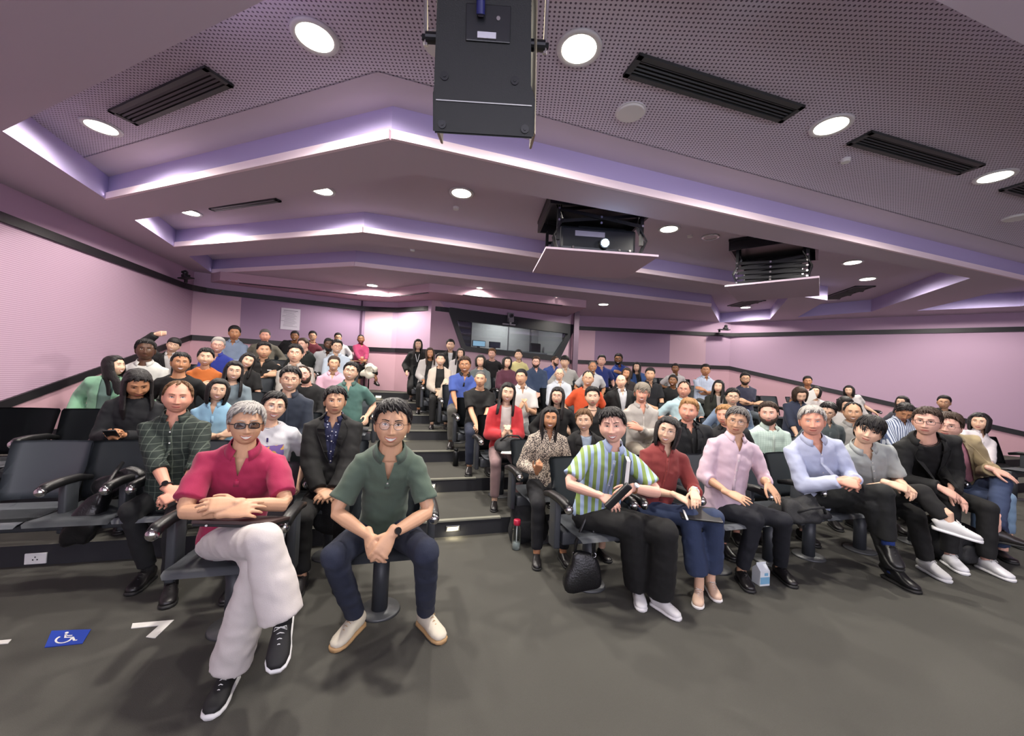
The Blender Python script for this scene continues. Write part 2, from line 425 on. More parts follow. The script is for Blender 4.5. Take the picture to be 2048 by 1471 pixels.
gm = bpy.data.materials.new('booth_glass'); gm.use_nodes = True; nt = gm.node_tree; nt.nodes.clear()
o_ = nt.nodes.new('ShaderNodeOutputMaterial'); mx = nt.nodes.new('ShaderNodeMixShader'); tr = nt.nodes.new('ShaderNodeBsdfTransparent'); gl = nt.nodes.new('ShaderNodeBsdfGlossy')
gl.inputs['Roughness'].default_value = .04; tr.inputs[0].default_value = (.75, .8, .82, 1); mx.inputs[0].default_value = .16
nt.links.new(tr.outputs[0], mx.inputs[1]); nt.links.new(gl.outputs[0], mx.inputs[2]); nt.links.new(mx.outputs[0], o_.inputs[0])
bm = bmesh.new(); bm.faces.new([bm.verts.new(W(q.x, q.y, 0)) for q in ri]); link('window_pane', bm, gm, bwin)
# booth room behind the glass
bm = bmesh.new(); s0b, s1b, zb0, zb1, dp = .25, 3.45, 1.5, 3.1, -1.3*sgn
c = [W(s0b, zb0, dp), W(s1b, zb0, dp), W(s1b, zb1, dp), W(s0b, zb1, dp)]; f_ = [W(s0b, zb0, -.02*sgn), W(s1b, zb0, -.02*sgn), W(s1b, zb1, -.02*sgn), W(s0b, zb1, -.02*sgn)]
cv = [bm.verts.new(q) for q in c]; fv = [bm.verts.new(q) for q in f_]; bm.faces.new(cv)
for k in range(4): bm.faces.new((cv[k], cv[(k+1) % 4], fv[(k+1) % 4], fv[k]))
struct('wall_booth', bm, mat('booth_grey', (150, 150, 148), .8, vary=.15, bscale=2))
RW = Matrix(((wd.x, wn.x*-sgn, 0), (wd.y, wn.y*-sgn, 0), (0, 0, 1)))
def wbox(bm, s, z, off, size, bev=0): box(bm, W(s, z, off*sgn), size, RW, bev)
def sb(px, py, off): p = onplane(px, py, wa+wn*off*sgn, wn); return ((p-wa).dot(wd), p.z)
t = tag(empty('equipment_rack'), 'dark equipment rack inside the control booth behind the window', 'rack')
rs_ = sb(922, 660, -.7)[0]
bm = bmesh.new(); wbox(bm, rs_, 2.3, -.8, (.5, .4, 1.5), .01); link('cabinet', bm, M_BLKPL, t)
for i in range(5):
    bm = bmesh.new(); wbox(bm, rs_, 2.0+i*.17, -.59, (.42, .02, .1), .004); link('rack_unit', bm, mat('rack_unit', (46, 56, 74), .4), t)
t = tag(empty('control_desk'), 'pale desk along the control booth window', 'desk')
ds, dz = sb(1020, 700, -.35)
bm = bmesh.new(); wbox(bm, ds, dz-.03, -.45, (2.0, .5, .04), .005); link('desk_top', bm, mat('desk', (120, 124, 130), .5), t)
bm = bmesh.new(); wbox(bm, ds, dz-.15, -.65, (1.9, .04, .2)); link('modesty_panel', bm, M_BLKPL, t)
for i, (px, wd_, c_) in enumerate(((958, .34, (150, 190, 215)), (990, .3, (60, 66, 84)))):
    t = tag(empty('monitor'), ('lit pale blue' if i == 0 else 'dark')+' screen on the desk in the control booth', 'monitor'); s_ = sb(px, 690, -.4)[0]
    bm = bmesh.new(); wbox(bm, s_, dz+.11, -.42, (wd_, .03, .15), .006); link('bezel', bm, M_BLKPL, t)
    bm = bmesh.new(); wbox(bm, s_, dz+.11, -.40, (wd_-.03, .008, .12)); link('screen', bm, mat('screen', c_, .3, emit=.8 if i == 0 else .05), t)
    bm = bmesh.new(); wbox(bm, s_, dz+.02, -.44, (.06, .05, .06)); link('stand', bm, M_BLKPL, t)
t = tag(empty('office_chair'), 'dark chair standing behind the control booth desk', 'chair'); s_ = sb(1072, 690, -.9)[0]
bm = bmesh.new(); wbox(bm, s_, dz+.12, -.95, (.34, .08, .34), .04); link('backrest', bm, M_BLKPL, t)
bm = bmesh.new(); wbox(bm, s_, dz-.12, -.85, (.38, .3, .07), .02); link('seat', bm, M_BLKPL, t)
bm = bmesh.new(); wbox(bm, s_, dz-.22, -.85, (.06, .06, .14)); link('post', bm, M_STEEL, t)
for px in (958+60, 1062):
    bm = bmesh.new(); s_ = sb(px, 660, -1.25)[0]; wbox(bm, s_, 2.4, -1.28, (.02, .02, 1.5)); struct('wall_booth_joint', bm, M_STEEL)
ld = bpy.data.lights.new('booth_lamp', 'AREA'); ld.energy = 26; ld.size = .6; lo = bpy.data.objects.new('booth_lamp', ld); COL.objects.link(lo); lo.location = W(2.2, 3.05, -.7*sgn)
# ------------------------------------------------------------------ downlights
def spot(p, e, col=(1, .93, .84), size=math.radians(174)):
    ld = bpy.data.lights.new('downlight_lamp', 'SPOT'); ld.energy = e*2.2; ld.spot_size = size; ld.spot_blend = .5; ld.shadow_soft_size = .09; ld.color = col
    lo = bpy.data.objects.new('downlight_lamp', ld); COL.objects.link(lo); lo.location = p; return lo
def downlight(x, y, z, label, e=LAMP_W, r=.11, lit=True, group='round downlights in the ceiling'):
    t = tag(empty('ceiling_downlight', (x, y, z)), label, 'downlight', group)
    bm = bmesh.new(); P = [V((0, 0, -.001)), V((0, 0, -.014))]
    n = 28
    for (ra, za, rb, zb) in ((r, .0, r+.025, 0), (r+.025, 0, r+.02, -.014), (r+.02, -.014, r, -.014), (r, -.014, r*.8, -.004)):
        for k in range(n):
            a0, a1 = 2*math.pi*k/n, 2*math.pi*(k+1)/n
            bm.faces.new([bm.verts.new((ra*math.cos(a0), ra*math.sin(a0), za)), bm.verts.new((ra*math.cos(a1), ra*math.sin(a1), za)), bm.verts.new((rb*math.cos(a1), rb*math.sin(a1), zb)), bm.verts.new((rb*math.cos(a0), rb*math.sin(a0), zb))])
    bmesh.ops.remove_doubles(bm, verts=bm.verts, dist=1e-5)
    link('trim_ring', bm, M_WHITE if lit else M_CHROME, t, True)
    bm = bmesh.new(); cyl(bm, (0, 0, -.002), (0, 0, -.01), r*.98, 28); link('diffuser', bm, M_LAMP if lit else M_STEEL, t)
    if lit:
        lo = spot((0, 0, -.03), e); lo.parent = t
    return t
DL = [(203, 253, REC, 'at the left end of the nearest coffer'), (630, 73, REC, 'left of the hanging speaker in the nearest coffer'), (1158, 96, REC, 'just right of the hanging speaker'),
      (1662, 250, REC, 'between the two long air vents at right'), (1990, 352, REC, 'near the right edge past the second long vent'),
      (380, 424, REC, 'at the left end of the second coffer'), (645, 380, REC, 'right of the thin vent in the second coffer'), (923, 385, REC, 'in the second coffer left of the projector'),
      (1338, 457, REC, 'between the projector and the second lift'), (1705, 524, REC, 'right of the second lift, the upper of two'), (1735, 557, REC, 'right of the second lift, the lower of two'),
      (1207, 608, CEIL, 'over the rear wall right of the booth'), (1343, 622, REC, 'in the far coffer right of the booth'), (1491, 614, REC, 'in the far coffer under the second lift')]
for px, py, h, lb in DL:
    p = atZ(px, py, h); downlight(p.x, p.y, h, 'bright round ceiling downlight '+lb, r=.115, e=LAMP_W*(.45 if py > 600 else .6 if px < 400 else 1))
p = atZ(748, 572, CEIL); downlight(p.x, p.y-.10, CEIL, 'bright round ceiling downlight shining on the rear bulkhead', e=LAMP_W*1.1)
for px, py in ((960, 577), (1110, 596)):
    p = atZ(px, py, CEIL); downlight(p.x, p.y-.1, CEIL, 'round ceiling downlight close to the rear bulkhead '+('near the booth window' if px < 1000 else 'towards the pillar'), e=LAMP_W*.35, r=.06)
downlight(8.75, 6.9, REC, 'round ceiling downlight in the small coffer by the right wall', e=LAMP_W*.9)
p = atZ(1421, 473, REC); downlight(p.x, p.y, REC, 'unlit silver round ceiling fitting beside the projector lift', lit=False, r=.09)
# lamps over the stage, behind and above the photographer
for x, y, l in ((-2.2, -1.6, 'left end'), (.6, -1.8, 'left half'), (3.2, -1.7, 'right half'), (5.6, -1.6, 'right end')): downlight(x, y, REC, 'round downlight over the '+l+' of the stage behind the photographer', e=STAGE_W)
# ------------------------------------------------------------------ lit projection screen on the front wall, behind the photographer
t = tag(empty('projection_screen', (2.2, -3.38, 2.05)), 'large lit white projection screen on the front wall behind the photographer', 'screen')
bm = bmesh.new(); box(bm, V((0, 0, 0)), (8.4, .03, 2.2)); link('screen_surface', bm, mat('lit_screen', (240, 238, 255), emit=SCREEN_E), t)
bm = bmesh.new()
for s, c in (((8.5, .05, .05), (0, 0, 1.12)), ((8.5, .05, .05), (0, 0, -1.12)), ((.05, .05, 2.29), (4.22, 0, 0)), ((.05, .05, 2.29), (-4.22, 0, 0))): box(bm, V(c), s)
link('screen_frame', bm, M_BLK, t)
# cove strips lying on the ledges of the beams
def cove(pts, e):
    for a, b in zip(pts, pts[1:]):
        a, b = V(a), V(b); L = (b-a).length; m = (a+b)/2; d = (b-a).normalized(); nr = V((d.y, -d.x))
        if nr.y > 0: nr = -nr
        ld = bpy.data.lights.new('cove_strip', 'AREA'); ld.shape = 'RECTANGLE'; ld.size = L; ld.size_y = .02; ld.energy = e*L; ld.color = (1, .9, .94)
        lo = bpy.data.objects.new('cove_strip', ld); COL.objects.link(lo)
        x = V((d.x, d.y, 0)); z = -(V((nr.x*.75, nr.y*.75, .6)).normalized()); y = z.cross(x)
        lo.matrix_world = Matrix.Translation((m.x+nr.x*.05, m.y+nr.y*.05, CEIL+.03)) @ Matrix((x, y, z)).transposed().to_4x4()
cove([cp(215, 400), cp(782, 280), cp(2048, 562)], COVE_W); cove([cp(350, 494), cp(727, 465), cp(1530, 582)], COVE_W*.6); cove([cp(424, 546), cp(710, 532), cp(1421, 613)], COVE_W*.5)
# ------------------------------------------------------------------ air vents
M_VENT = mat('vent_grey', (56, 60, 60), .5); M_VENTD = mat('vent_dark', (14, 15, 16), .7)
def vent(q, label, h=REC, n=4):
    P = [atZ(x, y, h-.004) for x, y in q]; c = sum(P, V())/4
    ux = ((P[1]-P[0])+(P[2]-P[3])); uy = ((P[3]-P[0])+(P[2]-P[1])); L = ux.length/2; Wd = uy.length/2; ux.normalize(); uy = V((-ux.y, ux.x, 0))
    t = tag(empty('air_vent', c, math.atan2(ux.y, ux.x)), label, 'air vent', 'dark slotted air vents in the ceiling')
    bm = bmesh.new(); fw = .035
    for s, cc in (((L, fw, .02), (0, Wd/2-fw/2, 0)), ((L, fw, .02), (0, -Wd/2+fw/2, 0)), ((fw, Wd, .02), (L/2-fw/2, 0, 0)), ((fw, Wd, .02), (-L/2+fw/2, 0, 0))): box(bm, V(cc)-V((0, 0, .006)), s)
    link('frame', bm, M_VENT, t)
    bm = bmesh.new(); box(bm, V((0, 0, .002)), (L-.02, Wd-.02, .004)); link('backing', bm, M_VENTD, t)
    for i in range(n):
        bm = bmesh.new(); box(bm, V((0, -Wd/2+fw+(Wd-2*fw)*(i+.5)/n, -.006)), (L-2*fw, (Wd-2*fw)/n*.5, .008), Matrix.Rotation(.5, 3, 'X')); link('slat', bm, M_VENT, t)
vent([(405, 133), (215, 220), (275, 248), (472, 168)], 'dark slotted ceiling vent at left, between two downlights of the nearest coffer')
vent([(1285, 107), (1613, 212), (1560, 242), (1240, 148)], 'longest dark slotted ceiling vent, just right of the round ceiling speaker')
vent([(1740, 260), (1972, 327), (1915, 348), (1697, 287)], 'dark slotted ceiling vent between the two rightmost downlights')
vent([(2050, 362), (2200, 400), (2150, 420), (2005, 378)], 'dark slotted ceiling vent cut by the right edge of the picture')
vent([(555, 396), (415, 416), (432, 421), (560, 402)], 'thin dark ceiling vent in the second coffer at left', n=2)
vent([(1730, 572), (1693, 572), (1655, 596), (1694, 596)], 'dark ceiling vent behind the second lift at right', n=3)
vent([(1500, 601), (1470, 598), (1484, 611), (1512, 612)], 'small ceiling vent in the far coffer by its downlight', n=3)
# round ceiling speakers, detectors
def disc(px, py, r, label, cat, h=REC, th=.02, group=None, m=None):
    p = atZ(px, py, h); t = tag(empty('ceiling_speaker' if cat == 'speaker' else 'smoke_detector', p), label, cat, group)
    bm = bmesh.new(); cyl(bm, (0, 0, 0), (0, 0, -th), r, 28, r2=r*.93); link('grille' if cat == 'speaker' else 'housing', bm, m or mat('pale_grille', (226, 226, 222), .6), t)
    bm = bmesh.new(); cyl(bm, (0, 0, 0), (0, 0, -th*.4), r*1.06, 28); link('trim_ring', bm, M_WHITE, t)
disc(1261, 223, .105, 'round pale ceiling speaker beside the long vent', 'speaker')
disc(2034, 434, .105, 'round pale ceiling speaker at the right edge under a downlight', 'speaker')
disc(1664, 598, .1, 'round ceiling speaker behind the second lift', 'speaker')
disc(880, 88, .1, 'round pale ceiling disc half hidden by the hanging loudspeaker', 'speaker')
for px, py, h, lb in ((1691, 318, REC, 'between the two long vents'), (912, 414, REC, 'under the third downlight of the second coffer'), (1380, 470, REC, 'between the downlight and the unlit fitting'), (825, 498, REC-.25, 'on the second beam'), (1401, 566, REC, 'left of the second lift')):
    disc(px, py, .035, 'small round ceiling detector '+lb, 'detector', h, .03, 'small round detectors on the ceiling')
# ------------------------------------------------------------------ hanging loudspeaker
y0 = 1.62
p = atY(967, 272, y0); t = tag(empty('hanging_loudspeaker', (p.x, y0, p.z)), 'big black loudspeaker hanging from the ceiling at top centre', 'loudspeaker')
t.rotation_euler = (math.radians(13), math.radians(-1), math.radians(3))
hw = .215; bm = bmesh.new()
prof = [(-hw, 0), (hw, .0), (hw, .16), (hw-.03, .2), (hw-.055, 1.15), (-hw+.045, 1.15), (-hw+.015, .2), (-hw, .16)]
def slab(bm, prof, y0, y1, mi=0, shrink=1):
    f = [bm.verts.new((x, y0, z)) for x, z in prof]; b = [bm.verts.new((x*shrink, y1, z+(.14 if z < .3 else 0))) for x, z in prof]; n = len(prof)
    bm.faces.new(f).material_index = mi; bm.faces.new(b[::-1]).material_index = mi
    for i in range(n): bm.faces.new((f[i], f[(i+1) % n], b[(i+1) % n], b[i])).material_index = mi
slab(bm, prof, 0, .30, shrink=.93); bmesh.ops.bevel(bm, geom=list(bm.edges), offset=.008, segments=2, affect='EDGES'); link('cabinet', bm, mat('speaker_black', (19, 23, 23), .55, bump=.1, bscale=200), t)
M_EDGE = mat('brushed_edge', (178, 170, 148), .45, metal=.3)
for s in (-1, 1):
    bm = bmesh.new(); loft(bm, [V((s*(hw+.004 if s > 0 else hw-.012), .12, .03)), V((s*(hw-.03), .12, 1.1))], [(.006, .1), (.006, .1)], n=8, power=6); link('side_trim', bm, M_EDGE, t)
    bm = bmesh.new(); tube(bm, [V((s*(hw+.035), .06, .35)), V((s*(hw+.035), .06, 1.2))], .009); link('hanging_bracket', bm, M_CHROME, t)
    bm = bmesh.new(); cyl(bm, (s*(hw-.05), .06, .38), (s*(hw+.035), .06, .38), .022, 14); cyl(bm, (s*(hw+.03), .06, .38), (s*(hw+.05), .06, .38), .013, 10); link('clamp', bm, M_BLKMET, t)
bm = bmesh.new(); box(bm, V((0.01, -.003, .41)), (.18, .01, .13), bev=.004); pn = link('connector_panel', bm, mat('panel_black', (30, 32, 36), .3), t)
bm = bmesh.new(); box(bm, V((.005, -.011, .365)), (.075, .006, .022)); link('sticker', bm, mat('label_white', (205, 205, 215), .5), t)
bm = bmesh.new(); cyl(bm, (.05, -.004, .425), (.05, -.016, .425), .008, 10); link('socket', bm, M_CHROME, t)
bm = bmesh.new(); tube(bm, [V((-.02, -.01, .43)), V((-.02, -.05, .48)), V((-.03, -.05, .58)), V((-.06, -.02, .75)), V((-.05, 0.05, 1.15))], .011); link('cable', bm, mat('grey_cable', (120, 124, 140), .4), t)
bm = bmesh.new(); cyl(bm, (-.02, -.03, .425), (-.02, -.055, .485), .017, 12); link('plug', bm, mat('blue_plug', (40, 46, 110), .4), t)
for x, z in ((-.165, .215), (.125, .215), (-.175, .035), (.175, .035)):
    bm = bmesh.new(); cyl(bm, (x, .005, z), (x, -.006, z), .017, 14); cyl(bm, (x, .0, z), (x, -.009, z), .007, 6); link('bolt', bm, M_BLKMET, t)
bm = bmesh.new(); box(bm, V((0, -.002, .125)), (.4, .006, .004)); link('panel_seam', bm, M_STEEL, t)
bm = bmesh.new(); cyl(bm, (-.1, .1, 1.1), (-.1, .1, 1.5), .012); cyl(bm, (.1, .1, 1.1), (.1, .1, 1.5), .012); link('drop_rod', bm, M_BLKMET, t)
# ------------------------------------------------------------------ projector lifts
def lift(q, HP, label, seed, projector):
    P = [atZ(x, y, HP) for x, y in q]; c = sum(P, V())/4
    ux = ((P[1]-P[0])+(P[2]-P[3])); L = ux.length/2; uy = (P[3]-P[0])+(P[2]-P[1]); Wd = uy.length/2; ux.normalize()
    t = tag(empty('projector_lift', (c.x, c.y, HP), math.atan2(ux.y, ux.x)), label, 'projector lift', 'scissor lifts lowered from the ceiling')
    bm = bmesh.new(); box(bm, V((0, 0, .012)), (L, Wd, .024), bev=.003); link('ceiling_panel', bm, mat('lift_panel', (186, 168, 184), .8), t)
    top = REC-HP-.02; l, w_ = L*.76, Wd*.74; z1 = .34
    bm = bmesh.new(); box(bm, V((0, 0, top)), (L*.95, Wd*.95, .03)); box(bm, V((0, 0, .05)), (l*1.04, w_*1.04, .03))
    for sx in (-1, 1): box(bm, V((sx*L*.46, 0, top-.07)), (.03, Wd*.9, .14))
    for sy in (-1, 1): box(bm, V((0, sy*Wd*.44, top-.07)), (L*.9, .02, .14))
    for sx in (-1, 1):
        for sy in (-1, 1): box(bm, V((sx*l*.5, sy*w_*.5, (z1 if not projector else .2)+.12)), (.035, .035, .34))
    if not projector: box(bm, V((0, 0, .2)), (l*.85, w_*.7, .22), bev=.02)
    link('lift_frame', bm, M_BLKMET, t)
    z0, z1 = (.36 if projector else .07), (top-.03 if projector else .34); ns = 4 if not projector else 2
    for sy in (-1, 1):
        for sx in (-1, 1):
            bm = bmesh.new(); dz = (z1-z0)/ns
            for i in range(ns):
                a = V((-l/2*sx, sy*w_/2, z0+i*dz)); b = V((l/2*sx, sy*w_/2, z0+(i+1)*dz)); box(bm, (a+b)/2+V((0, sx*.012, 0)), ((b-a).length, .014, .035), Matrix.Rotation(-math.atan2(b.z-a.z, b.x-a.x), 3, 'Y'))
            link('scissor_arm', bm, M_BLKMET, t)
        bm = bmesh.new()
        for i in range(ns+1):
            for x in (-l/2, 0, l/2): cyl(bm, (x, sy*(w_/2+.02), z0+(i if x else i+.5)*(z1-z0)/ns if i < ns or x else z0), (x, sy*(w_/2+.035), z0+(i if x else i+.5)*(z1-z0)/ns if i < ns or x else z0), .013, 10)
        link('pivot_bolt', bm, M_CHROME, t)
    for sx in (-1, 1):
        bm = bmesh.new()
        for i in range(3): tube(bm, [V((sx*l*.5, -w_*.5+.05*i, .05)), V((sx*(l*.5+.05), -w_*.55+.05*i, (top)*.3)), V((sx*(l*.44), -w_*.52+.03*i, top*.6)), V((sx*(l*.48+.03*i), -w_*.4, top-.02))], .008)
        link('cable', bm, mat('black_cable', (18, 18, 20), .3), t)
    if projector:
        p = tag(empty('projector', (c.x, c.y, HP+.068), math.atan2(ux.y, ux.x)), 'black ceiling projector shining on the lowered scissor lift', 'projector')
        bm = bmesh.new(); box(bm, V((0, 0, .14)), (l*.92, w_*.85, .26), bev=.03); box(bm, V((.1, .05, .3)), (l*.6, w_*.5, .1), bev=.01); link('body', bm, mat('projector_black', (26, 30, 36), .3), p)
        bm = bmesh.new(); box(bm, V((-.1, -w_*.43, .19)), (.34, .012, .06), bev=.005); link('vent_panel', bm, mat('pale_vent', (150, 150, 168), .4), p)
        bm = bmesh.new(); cyl(bm, (.06, -w_*.42, .085), (.06, -w_*.5, .085), .06, 24); link('lens_barrel', bm, M_BLKPL, p)
        bm = bmesh.new(); cyl(bm, (.06, -w_*.5, .085), (.06, -w_*.51, .085), .042, 24); link('lens', bm, mat('lens_light', (190, 220, 255), emit=40), p)
        for sx in (-.24, .2, .3):
            bm = bmesh.new(); cyl(bm, (sx*1.2, -w_*.42, .03), (sx*1.2, -w_*.45, .03), .014, 8); link('foot', bm, M_CHROME, p)
        lo = bpy.data.lights.new('projector_beam', 'SPOT'); lo.energy = 60; lo.spot_size = math.radians(40); lo.color = (.7, .85, 1); lo.shadow_soft_size = .04
        lb = bpy.data.objects.new('projector_beam', lo); COL.objects.link(lb); lb.parent = p; lb.location = (.06, -w_*.53, .085); lb.rotation_euler = (math.radians(84), 0, math.radians(180))
lift([(1091, 497), (1316, 513), (1250, 558), (1066, 545)], CAMZ+1.35, 'lowered scissor lift carrying the lit projector under the ceiling', 1, True)
lift([(1417, 578), (1598, 560), (1675, 588), (1507, 600)], CAMZ+1.35, 'lowered empty scissor lift right of the projector', 2, False)
# ------------------------------------------------------------------ small things on the walls
def oncam(o): pass
p = onplane(581, 638, V((*A[1], 0)), (V((*A[2], 0))-V((*A[1], 0))).cross(V((0, 0, 1))))
aw = math.atan2(A[2][1]-A[1][1], A[2][0]-A[1][0]); RB = Matrix.Rotation(aw, 3, 'Z')
t = tag(empty('paper_notice', p, aw), 'white printed paper notice on the violet rear wall', 'notice')
bm = bmesh.new(); box(bm, V((0, -.006, 0)), (.36, .004, .46)); link('sheet', bm, mat('paper', (198, 192, 204), .8), t)
bm = bmesh.new()
for i in range(13): box(bm, V((-.02*(i % 3), -.009, .18-i*.028)), (.27-.03*(i % 4), .002, .006 if i else .012))
link('printed_line', bm, mat('print', (120, 116, 128), .8), t)
def camera_prop(p, rz, label, s=1):
    t = tag(empty('wall_camera', p, rz), label, 'camera')
    bm = bmesh.new(); box(bm, V((0, 0, 0)), (.3*s, .12*s, .02*s), bev=.005*s); link('shelf', bm, M_BLKPL, t)
    bm = bmesh.new(); box(bm, V((.03*s, -.02*s, .035*s)), (.1*s, .1*s, .05*s), bev=.01*s); ellipsoid(bm, V((.03*s, -.03*s, .09*s)), (.045*s, .045*s, .045*s)); link('camera_head', bm, M_BLKPL, t)
    bm = bmesh.new(); cyl(bm, (.03*s, -.07*s, .09*s), (.03*s, -.085*s, .09*s), .02*s, 14); link('lens', bm, M_BLK, t)
    bm = bmesh.new(); box(bm, V((-.1*s, .05*s, -.03*s)), (.04*s, .04*s, .07*s)); link('bracket', bm, M_BLKPL, t)
p = atY(372, 556, 6.9); camera_prop(p, -.4, 'small black camera on a shelf in the rear left corner under the ceiling')
p = atY(1448, 659, 10.5); camera_prop(p, .1, 'small black camera above the black band on the right rear wall', 1)
# video camera over the booth window
p = atY(1021, 640, 9.2)
t = tag(empty('video_camera', p, .4), 'grey video camera on a bracket in front of the booth window', 'camera')
bm = bmesh.new(); box(bm, V((0, 0, 0)), (.14, .13, .1), bev=.02); box(bm, V((0, 0, .1)), (.16, .05, .16), bev=.02); link('yoke', bm, mat('camera_grey', (130, 126, 132), .4), t)
bm = bmesh.new(); cyl(bm, (0, -.08, .1), (0, .06, .1), .045, 18); link('camera_head', bm, mat('camera_dark', (70, 68, 76), .4), t)
bm = bmesh.new(); cyl(bm, (0, -.08, .1), (0, -.095, .1), .03, 18); link('lens', bm, M_BLK, t)
bm = bmesh.new(); box(bm, V((-.02, .05, -.1)), (.34, .05, .03), bev=.008); box(bm, V((-.02, .2, -.1)), (.05, .35, .03)); box(bm, V((0, 0, -.07)), (.04, .04, .1)); link('bracket', bm, mat('bracket_grey', (178, 174, 178), .4), t)
bm = bmesh.new(); tube(bm, [V((.08, .05, -.1)), V((.2, .03, -.09)), V((.23, .03, 0)), V((.2, .05, .05)), V((.1, .06, .03))], .01); link('cable', bm, M_BLKPL, t)
# power socket in the lowest riser
p = atY(74, 1115, 2.9); x = p.x
for _ in range(6): p = atY(74, 1115, riser_y(1, p.x))
t = tag(empty('power_socket', p, math.atan(SL)), 'white double power socket in the black riser at left', 'socket')
bm = bmesh.new(); box(bm, V((0, -.008, 0)), (.12, .012, .075), bev=.004); link('plate', bm, M_WHITE, t)
bm = bmesh.new()
for x_, z_ in ((0, .012), (-.012, -.006), (.012, -.006)): box(bm, V((x_, -.0155, z_)), (.006, .003, .008))
link('socket_hole', bm, M_BLK, t)
# ------------------------------------------------------------------ floor markings
def floor_poly(name, pxs, m, label, cat, z=.004, group=None):
    bm = bmesh.new(); P = [atZ(x, y, 0) for x, y in pxs]; c = sum(P, V())/len(P)
    prism(bm, [(q.x-c.x, q.y-c.y) for q in P], 0.0005, z); o = link(name, bm, m); o.location = c; tag(o, label, cat, group); return o
M_TAPE = mat('white_tape', (214, 212, 208), .6)
floor_poly('floor_arrow', [(265, 1247), (348, 1240), (311, 1276), (306, 1276), (292, 1274), (318, 1251), (262, 1257)], M_TAPE, 'white tape corner arrow on the dark carpet left of the front seats', 'floor marking')
floor_poly('floor_tape', [(-40, 1285), (23, 1279), (16, 1287), (-40, 1292)], M_TAPE, 'white tape strip on the carpet at the left edge of the picture', 'floor marking')
q = [(103, 1262), (182, 1259), (165, 1287), (89, 1295)]; P = [atZ(x, y, 0) for x, y in q]
sg = empty('wheelchair_floor_sign'); tag(sg, 'blue square wheelchair sign stuck on the dark carpet', 'sign')
bm = bmesh.new(); prism(bm, [(v.x, v.y) for v in P], .0005, .004); link('blue_panel', bm, mat('sign_blue', (26, 62, 168), .5), sg)
def uv(u, v): return (P[0]*(1-u)*(1-v)+P[1]*u*(1-v)+P[2]*u*v+P[3]*(1-u)*v)+V((0, 0, .0055))
bm = bmesh.new()
def flat(bm, pts, wd_):
    L = [];
    for i, a in enumerate(pts):
        b = pts[min(i+1, len(pts)-1)]; z_ = pts[max(i-1, 0)]; d = V((b[0]-z_[0], b[1]-z_[1])).normalized(); n = V((-d.y, d.x))*wd_/2
        L.append((bm.verts.new(uv(a[0]+n.x, a[1]+n.y)), bm.verts.new(uv(a[0]-n.x, a[1]-n.y))))
    for a, b in zip(L, L[1:]): bm.faces.new((a[0], a[1], b[1], b[0]))
flat(bm, [(.42+.2*math.cos(a), .62+.24*math.sin(a)) for a in [math.radians(d) for d in range(-10, 250, 20)]], .06)
flat(bm, [(.42, .3), (.44, .52), (.64, .53), (.72, .76), (.8, .75)], .07); flat(bm, [(.43, .4), (.6, .4)], .06)
bm.faces.new([bm.verts.new(uv(.42+.05*math.cos(a), .2+.07*math.sin(a))) for a in [2*math.pi*k/12 for k in range(12)]])
link('wheelchair_symbol', bm, mat('sign_white', (235, 235, 235), .5), sg)
# ------------------------------------------------------------------ auditorium chairs
M_SHELL = mat('charcoal_shell', (68, 74, 80), .36, bump=.04, bscale=400)
M_PAN = mat('grey_seat', (88, 92, 98), .5, bump=.04, bscale=400)
M_BEAM = mat('chair_metal', (54, 57, 62), .45, bump=.03, bscale=300)
M_PAD = mat('black_pad', (20, 20, 22), .4)
def row_pos(px, py, row, off=None):
    d = ray(px, py); k = d.x/d.y; r = max(row, 1); xr, zr = riserline(r)
    o = off if off is not None else (1.1 if row == 0 else .27)
    for s in (SL, SR):
        y = (zr-o-s*xr)/(1-s*k)
        if (y*k < xr) == (s == SL): break
    return V((y*k, y, max(0, row-1)*RISE))
def row_face(x, row):
    xr, _ = riserline(max(row, 1)); s = SL if x < xr else SR
    return V((s, -1, 0)).normalized()
def curved(bm, prof, wfun, t, n=8, bow=.03):
    """shell swept over x: prof = list of (y, z) along the length"""
    L = []
    for i, (y, z) in enumerate(prof):
        w_ = wfun(i/(len(prof)-1)); L.append([bm.verts.new((w_*(2*k/n-1), y-bow*(1-(2*k/n-1)**2), z)) for k in range(n+1)])
    fs = [bm.faces.new((a[k], a[k+1], b[k+1], b[k])) for a, b in zip(L, L[1:]) for k in range(n)]
    bmesh.ops.solidify(bm, geom=fs, thickness=t)
_seatmesh = {}
